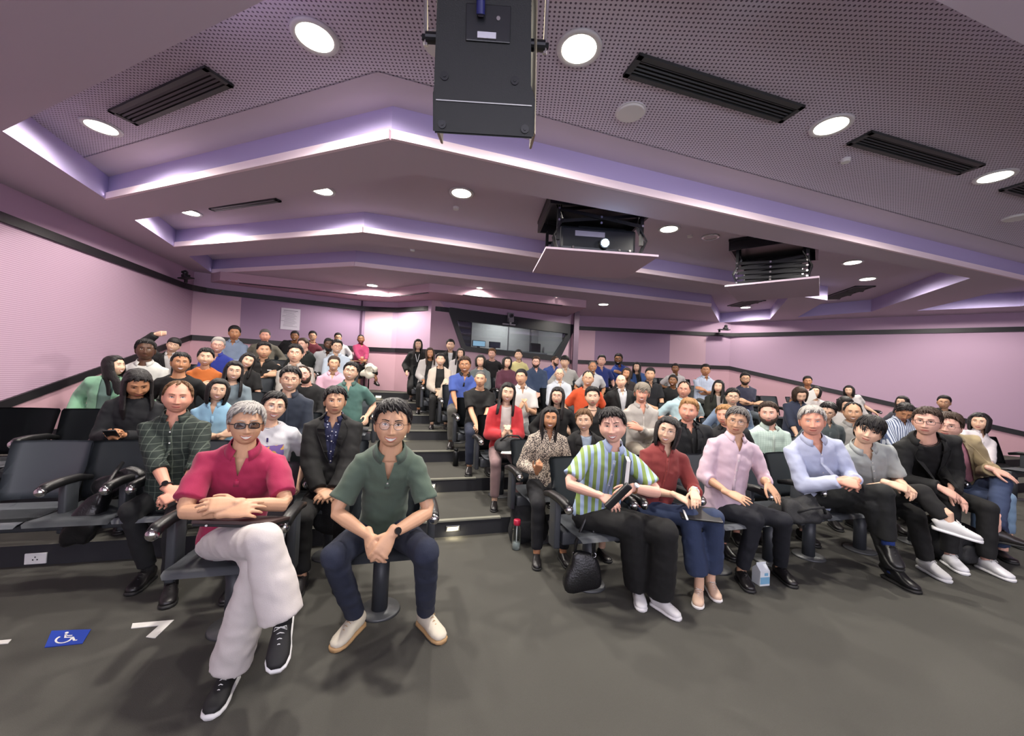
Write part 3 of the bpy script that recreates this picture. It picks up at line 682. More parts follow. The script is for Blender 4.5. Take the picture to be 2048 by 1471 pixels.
def seat_parts():
    # local frame: chair faces -y, origin on the floor under the seat
    P = {}
    bm = bmesh.new(); curved(bm, [(.20, .47), (.215, .52), (.245, .64), (.28, .76), (.305, .84), (.31, .86)], lambda t: .215+.02*min(1, t*1.3)-.012*(t > .98), .022, bow=-.035); P['backrest'] = (bm, M_SHELL)
    bm = bmesh.new(); curved(bm, [(.2, .455), (.1, .44), (-.1, .445), (-.2, .455), (-.235, .448), (-.245, .43)], lambda t: .205+.02*math.sin(t*3), .022, bow=0); P['seat_pan'] = (bm, M_PAN)
    bm = bmesh.new(); box(bm, V((0, .03, .375)), (.5, .13, .09), bev=.012); box(bm, V((0, -.06, .415)), (.3, .22, .03), bev=.006); P['beam'] = (bm, M_BEAM)
    bm = bmesh.new(); cyl(bm, (0, .05, .015), (0, .05, .36), .048, 24); P['pedestal'] = (bm, M_BEAM)
    bm = bmesh.new(); cyl(bm, (0, .05, .001), (0, .05, .014), .125, 32, r2=.118); P['base_plate'] = (bm, mat('base_plate', (86, 88, 90), .4, metal=.3))
    bm = bmesh.new(); box(bm, V((.285, .03, .47)), (.045, .11, .33), bev=.012); P['arm_post'] = (bm, M_BEAM)
    bm = bmesh.new(); loft(bm, [V((.285, .2, .62)), V((.285, .1, .645)), V((.285, -.05, .652)), V((.285, -.15, .645)), V((.285, -.19, .63))], [(.026, .02), (.03, .026), (.031, .028), (.031, .03), (.028, .026)], n=16, power=2.6); P['armrest'] = (bm, M_PAD)
    return P
def build_chair(name='auditorium_chair', ped=True):
    t = empty(name)
    for k, (bm, m) in seat_parts().items():
        o = link(k, bm, m, t, True)
        if k == 'armrest':
            bm = bmesh.new(); ellipsoid(bm, V((.285, -.185, .628)), (.03, .026, .031), u=18, v=12); link('armrest_cap', bm, M_CHROME, o, True)
    return t
CH0 = None
def place_chair(p, f, label, group, leftarm=False, ped=True):
    global CH0
    if CH0 is None: CH0 = build_chair(); r = CH0
    else:
        r = CH0.copy(); COL.objects.link(r)
        for ch in CH0.children:
            if ch.scale.x < 0: continue
            c = ch.copy(); COL.objects.link(c); c.parent = r
            for g in ch.children: d = g.copy(); COL.objects.link(d); d.parent = c
    r.location = p; r.rotation_euler = (0, 0, math.atan2(f.x, -f.y)); tag(r, label, 'chair', group)
    return r
def add_arm(r):     # armrest on the other side at the end of a row
    for nm in ('arm_post', 'armrest'):
        src = [c for c in r.children if c.name.startswith(nm)][0]; c = src.copy(); COL.objects.link(c); c.parent = r; c.scale = (-1, 1, 1)
        for g in src.children: d = g.copy(); COL.objects.link(d); d.parent = c
# ------------------------------------------------------------------ people
SKF = .95
SKIN = {'p': (226, 176, 156), 'r': (222, 160, 136), 'l': (226, 184, 156), 't': (210, 164, 132), 'o': (188, 134, 98), 'b': (140, 96, 66), 'd': (92, 62, 46)}
SKIN = {k: tuple(c*SKF for c in v) for k, v in SKIN.items()}
HAIRC = {'k': (26, 23, 24), 'd': (52, 38, 30), 'b': (98, 70, 46), 'g': (150, 146, 142), 'y': (150, 112, 72), 's': (88, 84, 82), 'u': (120, 112, 100)}
TMP = bpy.data.scenes.new('tmp')
def remesh(bm, voxel, it=3):
    me = bpy.data.meshes.new('t'); bmesh.ops.recalc_face_normals(bm, faces=bm.faces); bm.to_mesh(me); bm.free()
    o = bpy.data.objects.new('t', me); TMP.collection.objects.link(o)
    m = o.modifiers.new('r', 'REMESH'); m.mode = 'VOXEL'; m.voxel_size = voxel; m.adaptivity = 0
    if it:
        s = o.modifiers.new('s', 'SMOOTH'); s.factor = .5; s.iterations = it
    vl = TMP.view_layers[0]; vl.update(); dg = vl.depsgraph; dg.update()
    r = bpy.data.meshes.new_from_object(o.evaluated_get(dg)); out = bmesh.new(); out.from_mesh(r)
    bpy.data.objects.remove(o); bpy.data.meshes.remove(me); bpy.data.meshes.remove(r)
    return out
def two_bone(a, b, l1, l2, pole):
    d = b-a; L = d.length
    if L > (l1+l2)*.995: b = a+d*((l1+l2)*.995/L); d = b-a; L = d.length
    if L < abs(l1-l2)*1.05+.02: L = abs(l1-l2)*1.05+.02; b = a+d.normalized()*L; d = b-a
    x = (l1*l1-l2*l2+L*L)/(2*L); h = math.sqrt(max(0, l1*l1-x*x)); u = d/L; p = pole-u*pole.dot(u); p.normalize()
    return a+u*x+p*h, b
HA, HB_, HBB, HC = .0785, .094, .098, .111
def head_xyz(th, ph, jaw=1.0, fat=0.0, off=0.0):
    dx, dy, dz = math.sin(ph)*math.sin(th), math.sin(ph)*math.cos(th), math.cos(ph)
    n = (abs(dx)**2.35+abs(dy)**2.35+abs(dz)**2.35)**(1/2.35); dx, dy, dz = dx/n, dy/n, dz/n
    t = max(0, -dz); wx = (1-.27*jaw*t**1.9)*(1+fat*.12*math.exp(-((dz+.35)/.35)**2)); tt = max(0, dz)
    wx *= 1-.06*tt**2
    yb = HB_ if dy > 0 else HBB; ky = (1-.05*t) if dy > 0 else (1-.62*t)
    return V(((HA+off)*dx*wx, (yb+off)*dy*ky+.004*tt, (HC+off)*dz))
def G(x, z, x0, z0, sx, sz): return math.exp(-((x-x0)/sx)**2-((z-z0)/sz)**2)
def head_mesh(bm, M, q, jaw=1, fat=0, smile=1, nose=1.0):
    nl, nt = ((72, 84), (44, 48), (28, 28))[q]
    rows = []
    for i in range(nt+1):
        ph = math.pi*i/nt; row = []
        for j in range(nl):
            u = j/nl*2*math.pi; th = u-.55*math.sin(u)
            p = head_xyz(th, ph, jaw, fat)
            if i in (0, nt):
                if j == 0: row = [bm.verts.new(M @ p)]
                continue
            if math.cos(th) > -.1 and p.y > 0:
                x, z, ax = p.x, p.z, abs(p.x); m = min(1, p.y/.05); d = 0
                d += .0055*G(ax, z, .028, .030, .022, .009)
                d -= .0085*G(ax, z, .031, .006, .015, .012)
                d += (.003+.003*smile)*G(ax, z, .040, -.032, .018, .016)
                t = (.016-z)/.056
                if t > 0:
                    h = (.0035+.019*min(t, 1)**1.3)*nose; wd = .0065+.0055*min(t, 1)
                    fall = 1 if t < 1 else math.exp(-((t-1)/.13)**2)
                    d += h*fall*math.exp(-(ax/wd)**2)
                elif t > -.35: d += .0035*(1+t/.35)*math.exp(-(ax/.007)**2)
                d += .0065*nose*G(ax, z, .0135, -.039, .0062, .007)
                d += .0045*G(x, z, 0, -.061, .022, .006)+.005*G(x, z, 0, -.075, .018, .006)-.0035*G(x, z, 0, -.068, .024, .0028)
                d += .006*G(x, z, 0, -.101, .018, .013)-.002*G(x, z, 0, -.086, .02, .005)
                d -= .0025*smile*G(ax, z, .030, -.055, .004, .014)
                p = V((p.x, p.y+d*m, p.z))
            row.append(bm.verts.new(M @ p))
        rows.append(row)
    for A_, B_ in zip(rows, rows[1:]):
        if len(A_) == 1: [bm.faces.new((A_[0], B_[k], B_[(k+1) % nl])) for k in range(nl)]
        elif len(B_) == 1: [bm.faces.new((A_[k], B_[0], A_[(k+1) % nl])) for k in range(nl)]
        else: [bm.faces.new((A_[k], B_[k], B_[(k+1) % nl], A_[(k+1) % nl])) for k in range(nl)]
    for s in (-1, 1):   # ears
        u, v = ((18, 14), (12, 9), (8, 6))[q]
        r = bmesh.ops.create_uvsphere(bm, u_segments=u, v_segments=v, radius=1)
        Me = M @ Matrix.Translation((s*.0795, -.008, -.010)) @ Matrix.Rotation(s*math.radians(-24), 4, 'Z') @ Matrix.Rotation(math.radians(-10), 4, 'X')
        for w_ in r['verts']:
            c = w_.co; c2 = V((c.x*.0085, c.y*.019*(1-.25*max(0, -c.z)), c.z*.033))
            rr = math.hypot(c.y, c.z)
            if c.x*s > 0: c2.x -= s*.006*math.exp(-(rr/.55)**2)
            w_.co = Me @ c2
HL = {  # hairline height over azimuth 0, 30, 55, 72, 95, 120, 180 degrees
    'n': (.068, .066, .050, .004, .022, -.035, -.07), 'f': (.030, .032, .030, .0, .015, -.04, -.075), 'r': (.088, .104, .072, .012, .022, -.035, -.07),
    'x': (.2, .2, .2, .05, .03, -.03, -.06), 'w': (.064, .066, .040, -.01, .0, -.05, -.085)}
def lerp(t, xs, ys):
    for i in range(len(xs)-1):
        if t <= xs[i+1]: u = (t-xs[i])/(xs[i+1]-xs[i]); u = u*u*(3-2*u); return ys[i]*(1-u)+ys[i+1]*u
    return ys[-1]
def hair_cap(bm, M, q, line='n', top=.020, side=.010, rough=.0, jaw=1, seed=0, part=0.0, beard=False):
    nl, nt = ((80, 60), (44, 34), (28, 22))[q]; rows = []; hl = HL[line]
    for i in range(nt+1):
        ph = math.pi*i/nt; row = []
        for j in range(nl):
            th = 2*math.pi*j/nl
            if i in (0, nt) and j: continue
            p = head_xyz(th, ph, jaw); az = math.degrees(abs((th+math.pi) % (2*math.pi)-math.pi))
            if beard:
                zz = lerp(az, (0, 20, 40, 62, 80, 100, 180), (-.052, -.050, -.048, -.03, .01, -.2, -.2)); m = zz-p.z; T = .010+.006*min(1, max(0, -p.z-.06)/.05)
                if az < 20 and abs(p.z+.068) < .008: m = -.01
            else:
                m = p.z-lerp(az, (0, 30, 55, 72, 95, 120, 180), hl)
                if line == 'x': m = min(m, .066-p.z)
                T = side+(top-side)*min(1, max(0, (p.z+.0)/.09))
            u = max(0, min(1, m/.014)); u = u*u*(3-2*u)
            nz = noise.noise(V((p.x*38+seed*7, p.y*38, p.z*14)))*rough+noise.noise(V((math.sin(th)*26+seed, math.cos(th)*26, p.z*9)))*(.0035 if q == 0 else .0022)
            t_ = T*u+(-.006)*(1-u)+nz*u
            if part and p.z > .06: t_ -= .006*math.exp(-((p.x-part*.03)/.006)**2)
            row.append(bm.verts.new(M @ head_xyz(th, ph, jaw, off=t_)))
        rows.append(row)
    for A_, B_ in zip(rows, rows[1:]):
        if len(A_) == 1: [bm.faces.new((A_[0], B_[k], B_[(k+1) % nl])) for k in range(nl)]
        elif len(B_) == 1: [bm.faces.new((A_[k], B_[0], A_[(k+1) % nl])) for k in range(nl)]
        else: [bm.faces.new((A_[k], B_[k], B_[(k+1) % nl], A_[(k+1) % nl])) for k in range(nl)]
def hair_tufts(bm, M, q, line, T, seed, jaw, fringe=False, comb=.5, messy=.5):
    rnd_ = random.Random(seed*7+1); hl = HL[line]; n = (190, 80, 0)[q]; done = 0; tries = 0
    while done < n and tries < 4000:
        tries += 1; th = rnd_.uniform(-math.pi, math.pi); ph = math.acos(rnd_.uniform(-.35, 1)); p = head_xyz(th, ph, jaw); az = math.degrees(abs(th)); m = p.z-lerp(az, (0, 30, 55, 72, 95, 120, 180), hl)
        if m < .006 or (line == 'x' and p.z > .06): continue
        done += 1; t0 = T*min(1, max(.45, p.z/.09)); L = rnd_.uniform(.028, .05); dph = rnd_.uniform(.25, .5); dth = rnd_.uniform(-.5, .5)*messy+comb*.35; pts = []
        for k in range(4):
            u = k/3; a_ = ph+dph*u if (az < 100 or ph > .6) else ph+dph*u; b_ = th+dth*u; q_ = head_xyz(b_, a_, jaw, off=t0*(1-.15*u)+.003*math.sin(u*3)+.001); 
            if not fringe and q_.z < lerp(math.degrees(abs(b_)), (0, 30, 55, 72, 95, 120, 180), hl)-.004: q_ = pts[-1][1]+(q_-pts[-1][1])*.25 if pts else q_
            pts.append((0, q_))
        c = head_xyz(th, ph, jaw).normalized(); rt = (M.to_3x3() @ (pts[-1][1]-pts[0][1]).cross(c)).normalized(); w_ = rnd_.uniform(.0045, .0075)
        loft(bm, [M @ x[1] for x in pts], [(w_*.5, .002), (w_, .0032), (w_*.8, .0028), (w_*.25, .001)], rt, n=6)
def hair_locks(bm, M, q, length=.2, face=58, front=False, seed=0, vol=1.0):
    """curtain of overlapping locks around sides and back; length below head centre"""
    rnd_ = random.Random(seed); n = (30, 20, 10)[q]; seg = (8, 6, 5)[q]
    for k in range(n):
        az = face+(360-2*face)*k/(n-1); a = math.radians(az); sx, cy = math.sin(a), math.cos(a); pts = []; rad = []
        L = length*(1-.08*rnd_.random()); edge = min(az-face, 360-face-az) < 26
        for i in range(seg+1):
            t = i/seg; z = .075-(L+.075)*t
            r = (.077 if t < .01 else .086+.006*math.sin(min(1, t*1.4)*math.pi))*vol
            yy = cy*(r+.012 if cy < 0 else r); xx = sx*r
            if z < -.09:
                k2 = min(1, (-z-.09)/.1)
                if edge and front: yy += .06*k2; xx *= 1+.12*k2
                else: yy += -.012*k2; xx *= 1-.12*k2
            if length < .17 and t > .8: xx *= 1-.1*(t-.8)/.2; yy *= 1-.1*(t-.8)/.2
            xx += rnd_.uniform(-.002, .002); pts.append(M @ V((xx, yy, z))); w_ = .019*(360-2*face)/200*(22/n)**.45*(1 if t < .85 else 1-.5*(t-.85)/.15); rad.append((w_, .0105*(1 if i else .5)))
        rt = (M.to_3x3() @ V((cy, -sx, 0))).normalized()
        loft(bm, pts, rad, rt, n=8, round_ends=True)
class Face:
    def __init__(s, bm, M): s.t = BVHTree.FromBMesh(bm); s.M = M; s.Mi = M.inverted(); s.R = M.to_3x3()
    def __call__(s, x, z, off=.001):
        o = s.M @ V((x, .3, z)); d = (s.R @ V((0, -1, 0))).normalized(); h = s.t.ray_cast(o, d)
        p = h[0] if h[0] is not None else s.M @ V((x, .09, z))
        return p-d*off*s.R.col[0].length
def patch(bm, fc, cx, cz, wd, up, dn, off, mi, n=10, tilt=0, flat=.6):
    """almond patch lying on the face"""
    top = []; bot = []
    for i in range(n+1):
        u = -1+2*i/n; e = (1-abs(u)**2.2)**.8; x = cx+wd*u; top.append(bm.verts.new(fc(x, cz+up*e+tilt*u, off))); bot.append(bm.verts.new(fc(x, cz-dn*e+tilt*u, off)))
    for i in range(n):
        try: bm.faces.new((top[i], bot[i], bot[i+1], top[i+1])).material_index = mi
        except ValueError: pass
def facial(body, fc, q, sp, root):
    s = fc.R.col[0].length; sk = sp['skinc']
    M_SC = mat('eye_white', (222, 216, 210), .3); M_IR = mat('iris_dark', (44, 30, 24), .2) if not sp.get('blue') else mat('iris_blue', (96, 120, 140), .2); M_LASH = mat('lash', (34, 26, 24), .6)
    op = sp.get('eye', .48)
    for sd in (-1, 1):
        bm = bmesh.new(); cx, cz = sd*.0305, .003; tl = sd*.0012
        if not sp.get('down'):
            patch(bm, fc, cx, cz, .0135, .0052*op+.001, .0042*op+.001, .0012, 0, 10, tl)
            patch(bm, fc, cx+sp.get('gaze', 0)*.004, cz+.0004, .0052, .0052*op+.0008, .0042*op+.0008, .0017, 1, 8)
        if q < 2:
            tube(bm, [fc(cx+.0145*u, cz+(.0056*op+.001)*(1-abs(u)**2.2)**.8+tl*u-(.004 if sp.get('down') else 0)*(1-u*u)*1.6, .0016) for u in [i/5-1 for i in range(11)]], .0011*s, 5, 2)
            if q == 0: tube(bm, [fc(cx+.0135*u, cz-(.0046*op+.001)*(1-abs(u)**2.2)**.8+tl*u, .0008) for u in [i/5-1 for i in range(11)]], .0006*s, 4, 3)
        elif sp.get('down'): tube(bm, [fc(cx+.0145*u, cz-.003*(1-u*u), .0016) for u in (-1, -.5, 0, .5, 1)], .0015*s, 5, 2)
        link('eye', bm, [M_SC, M_IR, M_LASH, mat('lid', tuple(v*.8 for v in sk), .6)], body, True)
        bm = bmesh.new(); bt = sp.get('brow', .0022)
        pts = [fc(sd*(.013+.035*u), .0215+.0055*math.sin(u*2.4)+(.003 if sp['sex'] == 'f' else 0), .0008) for u in [i/6 for i in range(7)]]
        loft(bm, pts, [((bt*1.1 if i < 4 else bt*.7)*s, .0012*s) for i in range(7)], fc.R.col[2].normalized(), n=6)
        link('eyebrow', bm, mat('brow', tuple(min(255, c*1.1+8) for c in HAIRC[sp['hc']]), .8), body, True)
    bm = bmesh.new(); m = sp.get('m', 1); W_ = .024+.005*(m == 1); lipc = mat('lips', (178, 92, 88) if sp['sex'] == 'f' else tuple(int(a*.86+b*.14) for a, b in zip((sk[0]*.88, sk[1]*.68, sk[2]*.68), (170, 80, 80))), .45)
    up = lambda u: -.0625+.0062*u*u*(1 if m else .1)-.0018*math.exp(-(u/.2)**2)*-1; n = (12, 8, 6)[q]; us = [2*i/n-1 for i in range(n+1)]
    if m == 1:
        lo = lambda u: -.0625-.0125+.0187*u*u
        T_ = [bm.verts.new(fc(W_*.95*u, up(u)-.0005, .0016)) for u in us]; B_ = [bm.verts.new(fc(W_*.95*u, min(up(u)-.0006, lo(u)), .0016)) for u in us]
        for i in range(n): bm.faces.new((T_[i], B_[i], B_[i+1], T_[i+1])).material_index = 1
        a, b = [fc(W_*u, up(u)+.0015, .0006) for u in us], [fc(W_*u, lo(u)-.0025*(1-u*u)+(.0015*u*u), .0008) for u in us]
        loft(bm, a, [(.0026*s*(1-.75*abs(u)**3), .0016*s) for u in us], fc.R.col[2].normalized(), n=6); loft(bm, b, [(.0036*s*(1-.8*abs(u)**3), .002*s) for u in us], fc.R.col[2].normalized(), n=6)
    else:
        md = lambda u: -.0665+(.004*u*u if m == 2 else -.0008*u*u)
        loft(bm, [fc(W_*u, md(u)+.003, .0004) for u in us], [(.0030*s*(1-.8*abs(u)**3), .0016*s) for u in us], fc.R.col[2].normalized(), n=6)
        loft(bm, [fc(W_*u*.95, md(u)-.0042, .0004) for u in us], [(.0036*s*(1-.8*abs(u)**3), .0018*s) for u in us], fc.R.col[2].normalized(), n=6)
        tube(bm, [fc(W_*1.05*u, md(u)-.0004, .0018) for u in us], .0009*s, 4, 2)
    link('mouth', bm, [lipc, mat('teeth', (238, 234, 226), .3), mat('mouth_line', (92, 44, 40), .6)], body, True)
def glasses(root_body, fc, q, style, s):
    M = fc.M; gmts = {'b': (18, 18, 20), 'g': (70, 62, 60), 'w': (120, 96, 84), 'r': (120, 40, 40), 's': (18, 16, 18)}
    col = mat('glasses_frame', gmts[style[0]], .3, metal=0 if style[0] in 'bs' else .5); th = {'b': .0016, 'g': .0011, 'w': .0009, 'r': .0015, 's': .0024}[style[0]]*s
    if q == 2: th *= 1.25
    bm = bmesh.new(); yl = (fc.Mi @ fc(0, .012, 0)).y+.006; yl = max(yl, (fc.Mi @ fc(.031, .0, 0)).y+.009)
    rect = style[1:] or 'o'
    cx = .0325; rw, rh = (.0245, .0155) if rect == 'r' else (.0225, .0185)
    zc = -.001; pw = 3.6 if rect == 'r' else 2.4; n = (24, 16, 12)[q]
    def lp(sd, k=1.0):
        out = []
        for i in range(n):
            a = 2*math.pi*i/n; c, si = math.cos(a), math.sin(a); c = math.copysign(abs(c)**(2/pw), c); si = math.copysign(abs(si)**(2/pw), si)
            x = sd*cx+rw*k*c; out.append(V((x, yl-.006*(abs(x)/.05)**2, zc+rh*k*si)))
        return out
    for sd in (-1, 1):
        tube(bm, [M @ p for p in lp(sd)], th, 6, closed=True)
        tube(bm, [M @ V((sd*(cx+rw-.001), yl-.006*((cx+rw)/.05)**2, zc+.007)), M @ V((sd*.070, yl-.022, zc+.008)), M @ V((sd*.083, .03, zc+.006)), M @ V((sd*.0855, .0, zc+.003)), M @ V((sd*.085, -.02, zc-.006))], th, 5)
    tube(bm, [M @ V((-.0115, yl-.001, zc+.004)), M @ V((0, yl+.001, zc+.007)), M @ V((.0115, yl-.001, zc+.004))], th*1.1, 6)
    o = link('glasses', bm, col, root_body, True)
    if q == 0 or style[0] == 's':
        key = 'lens_tinted' if style[0] == 's' else 'lens_clear'
        if key not in MATS:
            g = bpy.data.materials.new(key); g.use_nodes = True; nt = g.node_tree; nt.nodes.clear(); oo = nt.nodes.new('ShaderNodeOutputMaterial'); mx = nt.nodes.new('ShaderNodeMixShader'); tr = nt.nodes.new('ShaderNodeBsdfTransparent'); gl = nt.nodes.new('ShaderNodeBsdfGlossy')
            tr.inputs[0].default_value = (.3, .27, .28, 1) if style[0] == 's' else (.96, .96, .97, 1); gl.inputs['Roughness'].default_value = .03; mx.inputs[0].default_value = .035
            nt.links.new(tr.outputs[0], mx.inputs[1]); nt.links.new(gl.outputs[0], mx.inputs[2]); nt.links.new(mx.outputs[0], oo.inputs[0]); MATS[key] = g
        bm = bmesh.new()
        for sd in (-1, 1): bm.faces.new([bm.verts.new(M @ p) for p in lp(sd, .97)])
        link('lens', bm, MATS[key], o)
def hand(bm, w_, d, n, side, curl=.35, s=1.0, nf=8, spread=.0, q=0):
    d = d.normalized(); n = (n-d*n.dot(d)).normalized(); th = d.cross(n)*side; s *= 1.04
    loft(bm, [w_-d*.03*s, w_, w_+d*.03*s, w_+d*.065*s, w_+d*.09*s], [(.025*s, .019*s), (.027*s, .018*s), (.036*s, .017*s), (.041*s, .015*s), (.039*s, .011*s)], th, n=nf+4, power=2.5, round_ends=True)
    if q == 2: return loft(bm, [w_+d*.08*s, w_+d*.12*s-n*.01*s, w_+d*.15*s-n*.035*s*curl*2], [(.037*s, .01*s), (.036*s, .009*s), (.028*s, .007*s)], th, n=8, round_ends=True)
    for i, (o, L) in enumerate(((.030, .070), (.0105, .080), (-.0095, .074), (-.029, .058))):
        b = w_+d*(.085-.006*abs(i-1))*s+th*o*s; dr = (d+th*(1.5-i)*(.03+spread)).normalized(); pts = [b-dr*.012*s, b]; c = curl*(1+.12*i)
        for k, fr_ in enumerate((.42, .33, .25)):
            R_ = Matrix.Rotation(-c*(.7 if k == 0 else 1.0), 3, dr.cross(n)); dr = R_ @ dr; nn = dr
            pts.append(pts[-1]+dr*L*fr_*s)
        loft(bm, pts, [(.0088*s, .0085*s), (.0092*s, .0088*s), (.0085*s, .0082*s), (.0080*s, .0076*s), (.0062*s, .006*s)], th, n=nf, round_ends=True)
    b = w_+d*.012*s+th*.022*s-n*.004*s; t1 = b+(d*.6+th*.62-n*.25).normalized()*.042*s; t2 = t1+(d*.85+th*.28-n*.3).normalized()*.032*s; t3 = t2+(d*.95+th*.05-n*.3).normalized()*.024*s
    loft(bm, [b, t1, t2, t3], [(.014*s, .013*s), (.0115*s, .0105*s), (.0095*s, .009*s), (.0075*s, .007*s)], n, n=nf, round_ends=True)
def shoe(root, ank, d, floor, m, sole, s=1.0, q=0, style='', tilt=0):
    d = V((d.x, d.y, 0)).normalized(); sd = V((-d.y, d.x, 0)); c = V((ank.x, ank.y, floor)) ; up = V((0, 0, 1))
    if style == 'air':
        d3 = (d*math.cos(tilt)+up*math.sin(tilt)); up = (up*math.cos(tilt)-d*math.sin(tilt)); dd = d3; c = ank-up*.085*s
    else: dd = d
    L = (-.06, -.045, 0, .045, .088, .13, .16, .174); Wd = (.022, .033, .036, .038, .045, .046, .036, .018); H = (.06, .085, .098, .085, .062, .048, .038, .026)
    if style == 'boot': H = (.09, .13, .14, .10, .066, .05, .038, .026)
    if style == 'flat': H = (.045, .05, .034, .03, .028, .03, .03, .02)
    bm = bmesh.new(); loft(bm, [c+dd*l*s+up*(h*.5+.012)*s for l, h in zip(L, H)], [(w_*s, h*.5*s) for w_, h in zip(Wd, H)], sd, n=(18, 12, 8)[q], power=2.3)
    o = link('shoe', bm, m, root, True)
    bm = bmesh.new(); loft(bm, [c+dd*l*s+up*.012*s for l in (-.066, -.05, 0, .045, .088, .135, .166, .181)], [(w_*s*1.06+.001, .012*s) for w_ in Wd], sd, n=(18, 12, 8)[q], power=3.2); link('sole', bm, sole, o, True)
    if q == 0 and style in ('', 'air', 'lace'):
        bm = bmesh.new(); lc = [c+dd*(.045+.018*i)*s+up*(.103-.011*i)*s for i in range(5)]
        for p in lc: tube(bm, [p+sd*.018*s-up*.008*s, p+up*.003*s, p-sd*.018*s-up*.008*s], .0022*s, 5)
        for k in (-1, 1): tube(bm, [lc[0], lc[0]+sd*.022*k*s+up*.006*s, lc[0]+sd*.026*k*s-up*.006*s+dd*.01*s, lc[0]], .002*s, 5)
        link('laces', bm, sole if style != 'lace' else m, o, True)
    return o
def V_cut(bm, N, Lv, f, U, w_, depth, wb=.0):
    """opens a V at the front between the neck and depth"""
    for sd in (-1, 1):
        a = N+Lv*sd*w_; b = N+Lv*sd*wb-U*depth; dv = (a-b).normalized(); nn = dv.cross(f).normalized()
        g = [fc_ for fc_ in bm.faces if (fc_.calc_center_median()-N).dot(f) > 0]; es = {e for x in g for e in x.edges}; vs = {v for x in g for v in x.verts}
        bmesh.ops.bisect_plane(bm, geom=list(g)+list(es)+list(vs), plane_co=b, plane_no=nn, dist=1e-5)
    rm = []
    for x in bm.faces:
        c = x.calc_center_median()-N
        if c.dot(f) > 0:
            h = -c.dot(U)
            if h < depth and abs(c.dot(Lv)) < wb+(w_-wb)*(1-h/depth): rm.append(x)
    bmesh.ops.delete(bm, geom=rm, context='FACES')
class Front:
    """points on the front of a garment, u to the person's left, v down from the neck"""
    def __init__(s, bm, N, Lv, f, U): s.t = BVHTree.FromBMesh(bm); s.N = N; s.L = Lv; s.f = f; s.U = U
    def __call__(s, u, v, off=.003):
        h = s.t.ray_cast(s.N+s.L*u-s.U*v+s.f*.6, -s.f)
        p = h[0] if h[0] is not None else s.N+s.L*u-s.U*v+s.f*.1
        return p+s.f*off
def strip(bm, A_, B_, th=.003, mi=0):
    a = [bm.verts.new(p) for p in A_]; b = [bm.verts.new(p) for p in B_]; fs = []
    for i in range(len(a)-1):
        fs.append(bm.faces.new((a[i], a[i+1], b[i+1], b[i]))); fs[-1].material_index = mi
    bmesh.ops.recalc_face_normals(bm, faces=fs); bmesh.ops.solidify(bm, geom=fs, thickness=th)
def wrinkle(bm, s, amp, seed):
    for v in bm.verts:
        p = v.co; k = noise.noise(V((p.x*9+seed, p.y*9, p.z*16)))+.5*noise.noise(V((p.x*22+p.z*12, p.y*22, p.z*26+seed)))
        v.co = p+v.normal*k*amp
ARMS = {  # wrists in the seat frame: (toward own left, forward, up), hand direction, back-of-hand normal
    'lap': dict(l=(.055, .30, .10), r=(-.055, .28, .10), dl=(-.75, .5, -.25), dr=(.75, .5, -.3), nl=(.2, .5, .9), nr=(-.2, .5, .9), curl=.75),
    'knee': dict(l=(.15, .38, .10), r=(-.15, .38, .10), dl=(0, .9, -.3), dr=(0, .9, -.3), nl=(0, .3, 1), nr=(0, .3, 1), curl=.22),
    'cross': dict(l=(-.09, .245, .245), r=(.10, .235, .215), dl=(-.9, .1, .3), dr=(.9, .1, .2), nl=(.1, 1, .4), nr=(-.1, 1, .4), curl=.4),
    'clasp': dict(l=(.05, .27, .27), r=(-.05, .27, .27), dl=(-.32, .25, .9), dr=(.32, .25, .9), nl=(1, .5, .3), nr=(-1, .5, .3), curl=.45),
    'phone': dict(l=(.06, .30, .20), r=(-.06, .30, .20), dl=(-.6, .8, .15), dr=(.6, .8, .15), nl=(.6, .2, -.6), nr=(-.6, .2, -.6), curl=.6),
    'side': dict(l=(.22, .1, .12), r=(-.22, .1, .12), dl=(0, .8, -.5), dr=(0, .8, -.5), nl=(.8, 0, .6), nr=(-.8, 0, .6), curl=.4)}
PEOPLE = {}
